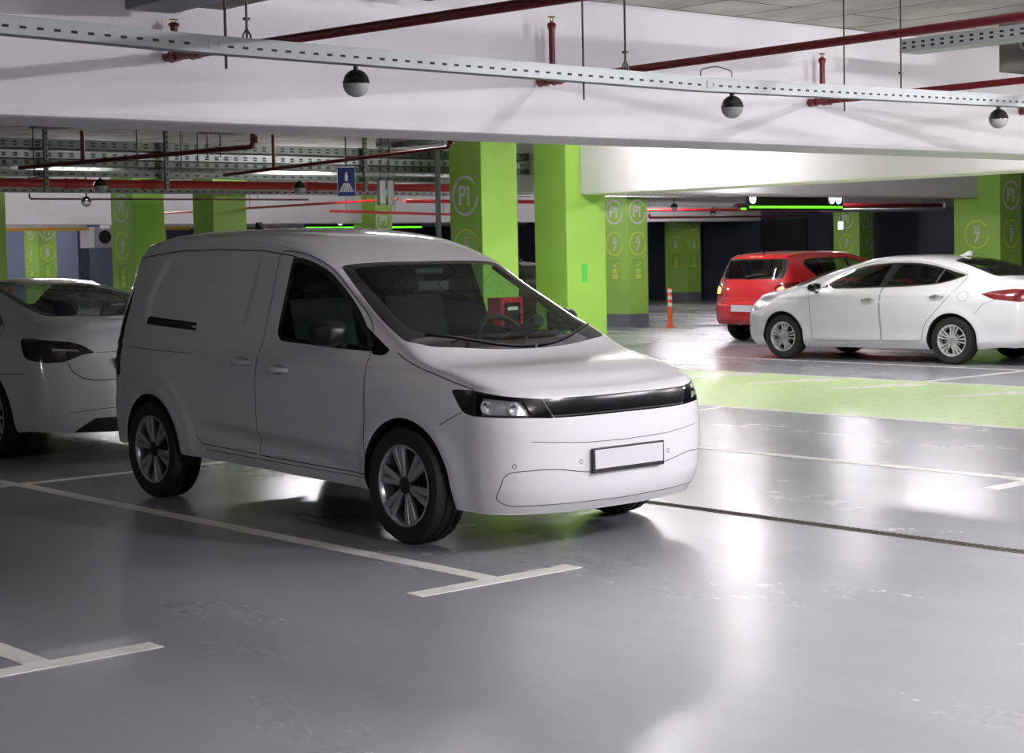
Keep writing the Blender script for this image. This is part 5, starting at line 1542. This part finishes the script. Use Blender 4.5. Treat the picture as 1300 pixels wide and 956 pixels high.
# ------------------------------------------------------------------ red hatchback
HATCH = dict(
    X0=-3.02, X1=0.36, NX=90, NZ=36, NW=24,
    top=[(-3.02, .60, 1.41, -.10, 1.455, 2.8), (-2.8, .605, 1.435, -.03, 1.485, 2.7), (-2.4, .60, 1.455, 0, 1.51, 2.7), (-1.8, .60, 1.46, 0, 1.515, 2.7), (-1.4, .60, 1.43, .02, 1.49, 2.7), (-1.1, .61, 1.36, .08, 1.42, 2.7), (-.8, .64, 1.24, .18, 1.31, 2.7), (-.5, .68, 1.10, .26, 1.17, 2.7), (-.25, .72, 1.0, .30, 1.04, 2.8), (0, .73, .95, .34, .975, 3), (.2, .72, .90, .38, .92, 3), (.36, .70, .84, .40, .84, 3)],
    prof=[(.20, .80), (.28, .845), (.4, .865), (.6, .872), (.8, .868), (.92, .848), (1.0, .82), (1.15, .765), (1.3, .70), (1.42, .635), (1.55, .58)],
    taper=[(-3.02, .03), (-2.7, .01), (-2.3, 0), (-.3, 0), (0, .006), (.36, .05)],
    bottom=[(-3.02, .30), (-2.5, .24), (-.4, .22), (.36, .2)],
    xF=[(.17, .76), (.3, .84), (.6, .85), (.75, .80), (.84, .76)],
    xR=[(.28, -3.30), (.38, -3.40), (.55, -3.43), (.66, -3.42), (.70, -3.375), (.9, -3.35), (1.05, -3.31), (1.15, -3.26), (1.3, -3.17), (1.40, -3.10), (1.455, -3.05)],
    zF=(.84, .17), zR=(1.455, .30), pF=2.4, pR=2.7, blF=.22, blR=.10,
    flare=[(0, .31, .38, .015), (-2.61, .31, .38, .015)], mods=[])
def make_hatch():
    B = Body(HATCH)
    t = empty('hatchback', (-11.72, 15.20+3.43, 0), PI/2, 'small red hatchback with lit rear lamps behind the white sedan', 'car')
    pm = MT['red_paint']; ru = B.rear_u; fu = B.front_u
    R = .31; RA = .355; ZB = .05
    big = -3.9
    rgo = rounded([(ru(.64, 1.38), 1.385, .03), (-5, 1.40, 0), (-5, 1.045, 0), (ru(.66, 1.07), 1.06, .06), (ru(.69, 1.2), 1.2, .15)], .02)
    rgi = rounded([(ru(.57, 1.36), 1.36, .03), (-5, 1.375, 0), (-5, 1.07, 0), (ru(.58, 1.09), 1.085, .05), (ru(.62, 1.2), 1.2, .15)], .02)
    lamp = rounded([(ru(.66, 1.0), 1.0, .05), (ru(.56, .93), .93, .04), (ru(.60, .78), .785, .04), (-2.97, .80, .03), (-2.86, .93, .05), (-2.95, 1.0, .03)], .03)
    lit = rounded([(ru(.70, .95), .945, .03), (ru(.61, .90), .90, .03), (ru(.63, .81), .815, .03), (ru(.74, .82), .82, .03)], .02)
    glassout = rounded([(-.55, 1.03, .02), (-.85, 1.20, .1), (-1.15, 1.325, .1), (-1.5, 1.385, .1), (-2.2, 1.40, .1), (-2.62, 1.37, .05), (-2.72, 1.28, .05), (-2.45, 1.06, .06), (-1.6, 1.035, .1)], .03)
    fwi = rounded([(-.66, 1.05, .01), (-.9, 1.19, .1), (-1.18, 1.305, .1), (-1.50, 1.36, .03), (-1.50, 1.055, .02)], .02)
    rwi = rounded([(-1.60, 1.365, .02), (-2.2, 1.375, .1), (-2.56, 1.35, .05), (-2.66, 1.28, .05), (-2.42, 1.08, .06), (-1.60, 1.06, .02)], .02)
    door = rounded([(-.42, 1.0, .03), (-1.10, 1.345, .1), (-1.55, 1.405, .02), (-1.55, .30, .03), (-.50, .30, .03)], .03)
    AF, AR = arch(0, R, RA, ZB), arch(-2.61, R, RA, ZB)
    B.regions(side=[('arch', AF), ('arch', AR), ('rgi', rgi), ('rgo', rgo), ('lit*', lit), ('lamp*', lamp), ('fw*', fwi), ('rw*', rwi), ('go*', glassout), ('door*', door)],
              top=[('ws', rounded([(-1.15, -.52, .05), (-1.12, 0, 0), (-1.15, .52, .05), (-.22, .66, .05), (.0, .3, .3), (.03, 0, .3), (.0, -.3, .3), (-.22, -.66, .05)], .05))])
    B.out('body', 'body', pm, t)
    B.out('ws', 'windscreen', MT['window'], t); B.out('rgo', 'rear_window_border', MT['black_gloss'], t); B.out('rgi', 'rear_window', MT['window'], t)
    for s_ in 'RL':
        sg = -1 if s_ == 'R' else 1
        d = B.out('door|'+s_, 'front_door', pm, t)
        B.out('fw|'+s_, 'side_window', MT['window'], d); B.out('rw|'+s_, 'side_window', MT['window'], t); B.out('go|'+s_, 'window_surround', MT['black_plastic'], t)
        l = B.out('lamp|'+s_, 'tail_lamp', MT['lamp_red'], t)
        B.out('lit|'+s_, 'lit_bulb', MT['lamp_amber_lit'] if s_ == 'L' else MT['lamp_red_lit'], l, .002)
        mirror(t, -.62, sg*.93, 1.05, pm, sg, .18, .12)
        handle(B, d, -1.42, .90, pm, sg, .2)
    B.arch_liner(0, R, RA, ZB, t, .46, pm); B.arch_liner(-2.61, R, RA, ZB, t, .46, pm)
    bm = bmesh.new()
    for sg in (-1, 1):
        B.ribbon(bm, door+[door[0]], 'side', .006, flip=sg)
        B.ribbon(bm, [(sg*.60, .79), (sg*.62, .705), (0, .70)], 'rear', .008)
        B.ribbon(bm, [(-3.0, .72), (-2.85, .70)], 'side', .006, flip=sg)
    build_lr('panel_gap', bm, MT['seam'], t)
    h = B.hit((-8, 0, .57), (1, 0, 0))[0]
    pl_ = empty('number_plate', (h.x-.008, 0, .575)); pl_.parent = t
    bm = bmesh.new(); box(bm, -.004, .02, -.29, .29, -.085, .075, .006); build('plate_recess', bm, MT['red_paint'], pl_)
    bm = bmesh.new(); box(bm, -.009, -.004, -.255, .255, -.055, .055, .002); build('plate_face', bm, MT['plate'], pl_)
    h = B.hit((-8, 0, 1.43), (1, 0, 0))[0]
    bm = bmesh.new(); box(bm, h.x-.004, h.x+.03, -.13, .13, 1.405, 1.428, .004); o = build('high_brake_lamp', bm, mat('lit_high_lamp', (.8, .1, .05), .3, emis=(1, .35, .18), estr=7), t)
    bm = bmesh.new()
    P0 = [B.hit((-8, y, z), (1, 0, 0))[0]+Vector((-.02, 0, 0)) for y, z in ((0.02, 1.085), (-.12, 1.115), (-.30, 1.135))]
    tube(bm, P0, .012, 8, rads=[.03, .018, .012]); build('rear_wiper', bm, MT['black_plastic'], t, True)
    bm = bmesh.new(); tube(bm, [(-2.9, 0, 1.49), (-2.97, 0, 1.56)], .006, 6); lathe(bm, [(.03, 1.485), (.02, 1.51), (.0001, 1.512)], 12, center=(-2.9, 0, 0)); build('roof_antenna', bm, MT['black_plastic'], t, True)
    bm = bmesh.new(); tube(bm, [(-3.1, -.45, .28), (-3.38, -.45, .27)], .028, 12); build('exhaust', bm, MT['chrome'], t, True)
    underbody(t, -2.98, .42, .70, .25, .34, (-2.61, 0), R)
    bm = bmesh.new(); prism(bm, [(.1, .45), (.05, .93), (-.45, .95), (-.5, .45)], -.68, .68); build('dashboard', bm, MT['trim_dark'], t)
    for yy in (-.36, .36): seat(t, -1.2, yy, .42)
    seat(t, -2.15, 0, .45, True, .55, .58)
    for x, y in ((0, -.745), (0, .745), (-2.61, -.745), (-2.61, .745)): wheel(t, x, y, R, .20, .195, 'plain')
    return t
hatch = make_hatch()

# ------------------------------------------------------------------ parked saloon with a glass roof, half hidden behind the van
def ts_mod(X, z, t):
    return 0.008*math.exp(-((z-0.96)/0.03)**2) if X < -0.3 else 0.0
TS = dict(
    X0=-3.46, X1=0.38, NX=90, NZ=36, NW=28,
    top=[(-3.46, .70, 1.065, -.36, 1.115, 2.8), (-3.25, .685, 1.085, -.33, 1.135, 2.8), (-3.0, .655, 1.13, -.27, 1.20, 2.7), (-2.8, .625, 1.18, -.20, 1.265, 2.7), (-2.5, .59, 1.255, -.10, 1.345, 2.7), (-2.2, .57, 1.315, -.03, 1.40, 2.7), (-1.8, .56, 1.36, 0, 1.44, 2.7), (-1.4, .565, 1.355, 0, 1.435, 2.7), (-1.1, .58, 1.30, .06, 1.38, 2.7), (-.8, .61, 1.20, .16, 1.28, 2.7), (-.5, .66, 1.07, .26, 1.14, 2.7), (-.25, .71, .97, .32, 1.01, 2.8), (0, .74, .90, .36, .925, 3), (.2, .73, .84, .38, .85, 3), (.38, .70, .77, .40, .76, 3)],
    prof=[(.16, .78), (.24, .865), (.35, .90), (.6, .915), (.8, .912), (.92, .89), (1.0, .85), (1.06, .80), (1.15, .735), (1.3, .63), (1.4, .575)],
    taper=[(-3.46, .06), (-3.2, .02), (-2.8, 0), (-.3, 0), (0, .01), (.38, .06)],
    bottom=[(-3.46, .245), (-3.2, .22), (-2.5, .17), (-.4, .17), (.38, .17)],
    xF=[(.15, .72), (.3, .82), (.5, .85), (.7, .80), (.76, .74)],
    xR=[(.18, -3.74), (.27, -3.80), (.40, -3.86), (.55, -3.875), (.66, -3.86), (.72, -3.835), (.9, -3.79), (1.0, -3.80), (1.08, -3.83), (1.115, -3.82)],
    zF=(.76, .15), zR=(1.115, .22), pF=2.4, pR=2.9, blF=.2, blR=.14,
    flare=[(0, .335, .41, .012), (-2.875, .335, .41, .014)], mods=[ts_mod])
def make_ts():
    B = Body(TS)
    t = empty('sedan', (-8.755, .33, 0), PI, 'white sedan in shadow at the left edge, parked tail to tail behind the van', 'car')
    pm = MT['white_paint']; ru = B.rear_u
    R = .335; RA = .385; ZB = .05
    tl = rounded([(-3.30, .975, .02), (-3.46, .98, .02), (ru(.62, .96), .955, .02), (ru(.52, .93), .925, .05), (ru(.42, .86), .86, .02), (ru(.52, .85), .848, .02), (ru(.66, .80), .795, .05), (ru(.78, .80), .79, .03), (-3.44, .82, .05)], .03)
    tlin = rounded([(ru(.74, .90), .905, .01), (ru(.56, .89), .89, .01), (ru(.54, .87), .874, .01), (ru(.74, .88), .885, .01)], .006)
    winr = rounded([(-.55, .99, .02), (-.85, 1.17, .1), (-1.15, 1.275, .1), (-1.6, 1.325, .1), (-2.2, 1.29, .1), (-2.55, 1.19, .1), (-2.84, 1.075, .05), (-2.55, 1.0, .1), (-1.6, .98, .1)], .03)
    wini = rounded([(-.62, 1.005, .02), (-1.15, 1.25, .1), (-1.6, 1.30, .1), (-2.2, 1.265, .1), (-2.50, 1.175, .05), (-2.72, 1.085, .05), (-2.50, 1.025, .06), (-1.6, 1.0, .1)], .03)
    AF, AR = arch(0, R, RA, ZB), arch(-2.875, R, RA, ZB)
    diff = [(ru(.62, .28), .24), (ru(.45, .34), .345), (-6, .345), (-6, .10), (ru(.62, .2), .10)]
    B.regions(side=[('arch', AF), ('arch', AR), ('tli*', tlin), ('tl*', tl), ('wi*', wini), ('wo*', winr), ('diff', diff)],
              top=[('rg', rounded([(-2.25, -.50, .05), (-2.25, .50, .05), (-2.9, .555, .1), (-3.30, .56, .12), (-3.50, .3, .2), (-3.53, 0, .3), (-3.50, -.3, .2), (-3.30, -.56, .12), (-2.9, -.555, .1)], .05)),
                   ('roof', rounded([(-1.20, -.52, .05), (-1.20, .52, .05), (-2.2, .53, .1), (-2.9, .595, .1), (-3.34, .60, .12), (-3.56, .3, .2), (-3.58, 0, .3), (-3.56, -.3, .2), (-3.34, -.60, .12), (-2.9, -.595, .1), (-2.2, -.53, .1)], .05)),
                   ('ws', rounded([(-1.15, -.53, .05), (-1.15, .53, .05), (-.12, .67, .05), (.1, 0, .3), (-.12, -.67, .05)], .05))])
    B.out('body', 'body', pm, t)
    B.out('roof', 'glass_roof', MT['black_gloss'], t); B.out('rg', 'rear_window', MT['window'], t); B.out('ws', 'windscreen', MT['window'], t)
    B.out('diff', 'rear_diffuser', MT['black_plastic'], t)
    for s_ in 'RL':
        sg = -1 if s_ == 'R' else 1
        B.out('wo|'+s_, 'window_surround', MT['black_gloss'], t); B.out('wi|'+s_, 'side_window', MT['window'], t)
        l = B.out('tl|'+s_, 'tail_lamp', MT['smoked'], t); B.out('tli|'+s_, 'light_guide', MT['unit_grey'], l, .001)
        mirror(t, -.62, sg*.97, 1.0, pm, sg, .18, .12)
        for X, z in ((-1.5, .86), (-2.5, .885)): handle(B, t, X, z, MT['chrome'], sg, .18, False)
    B.arch_liner(0, R, RA, ZB, t, .46, pm); B.arch_liner(-2.875, R, RA, ZB, t, .46, pm)
    bm = bmesh.new()
    for sg in (-1, 1):
        B.ribbon(bm, [(-2.84, 1.075), (-2.98, .98), (-3.0, .93)], 'side', .006, flip=sg)
        B.ribbon(bm, [(-3.42, .70), (-3.05, .69), (-3.0, .60)], 'side', .005, flip=sg)
        B.ribbon(bm, [(sg*.64, .79), (sg*.615, .72), (sg*.55, .665), (sg*.45, .645), (0, .645)], 'rear', .006, sub=.015)
        B.ribbon(bm, [(sg*.41, .86), (0, .855)], 'rear', .004)
        B.ribbon(bm, [(sg*.66, .40), (sg*.4, .42), (0, .42)], 'rear', .004)
        B.ribbon(bm, [(-1.72, 1.0), (-1.70, .3)], 'side', .005, flip=sg)
    build_lr('panel_gap', bm, MT['seam'], t)
    h = B.hit((-8, 0, .75), (1, 0, 0))[0]
    pl_ = empty('number_plate', (h.x-.012, 0, .745)); pl_.parent = t
    bm = bmesh.new(); box(bm, -.006, .02, -.27, .27, -.07, .07, .004); build('plate_holder', bm, MT['black_plastic'], pl_)
    bm = bmesh.new(); box(bm, -.010, -.006, -.215, .257, -.055, .055, .002) ; build('plate_face', bm, MT['plate'], pl_)
    bm = bmesh.new(); box(bm, -.010, -.006, .217, .257, -.055, .055, .002)
    for k in bm.verts: pass
    o = build('country_band', bm, MT['plate_blue'], pl_)
    underbody(t, -3.35, .42, .70, .22, .30, (-2.875, 0), R)
    bm = bmesh.new(); box(bm, -3.45, -2.75, -.60, .60, .93, .97); build('parcel_shelf', bm, MT['trim_dark'], t)
    bm = bmesh.new(); prism(bm, [(.0, .45), (-.05, .9), (-.45, .92), (-.5, .45)], -.68, .68); build('dashboard', bm, MT['trim_dark'], t)
    for yy in (-.37, .37): seat(t, -1.25, yy, .36)
    seat(t, -2.25, 0, .40, True, .55, .60)
    bm = bmesh.new(); mt = Matrix.Translation((-3.10, -.10, 1.17)) @ Matrix.Rotation(math.radians(-66), 4, 'Y'); box(bm, -.002, .002, -.06, .06, -.12, .12, mtx=mt); build('window_paper', bm, MT['sign_white'], t)
    for x, y in ((0, -.79), (0, .79), (-2.875, -.79), (-2.875, .79)): wheel(t, x, y, R, .225, .23, 'plain')
    return t
ts = make_ts()
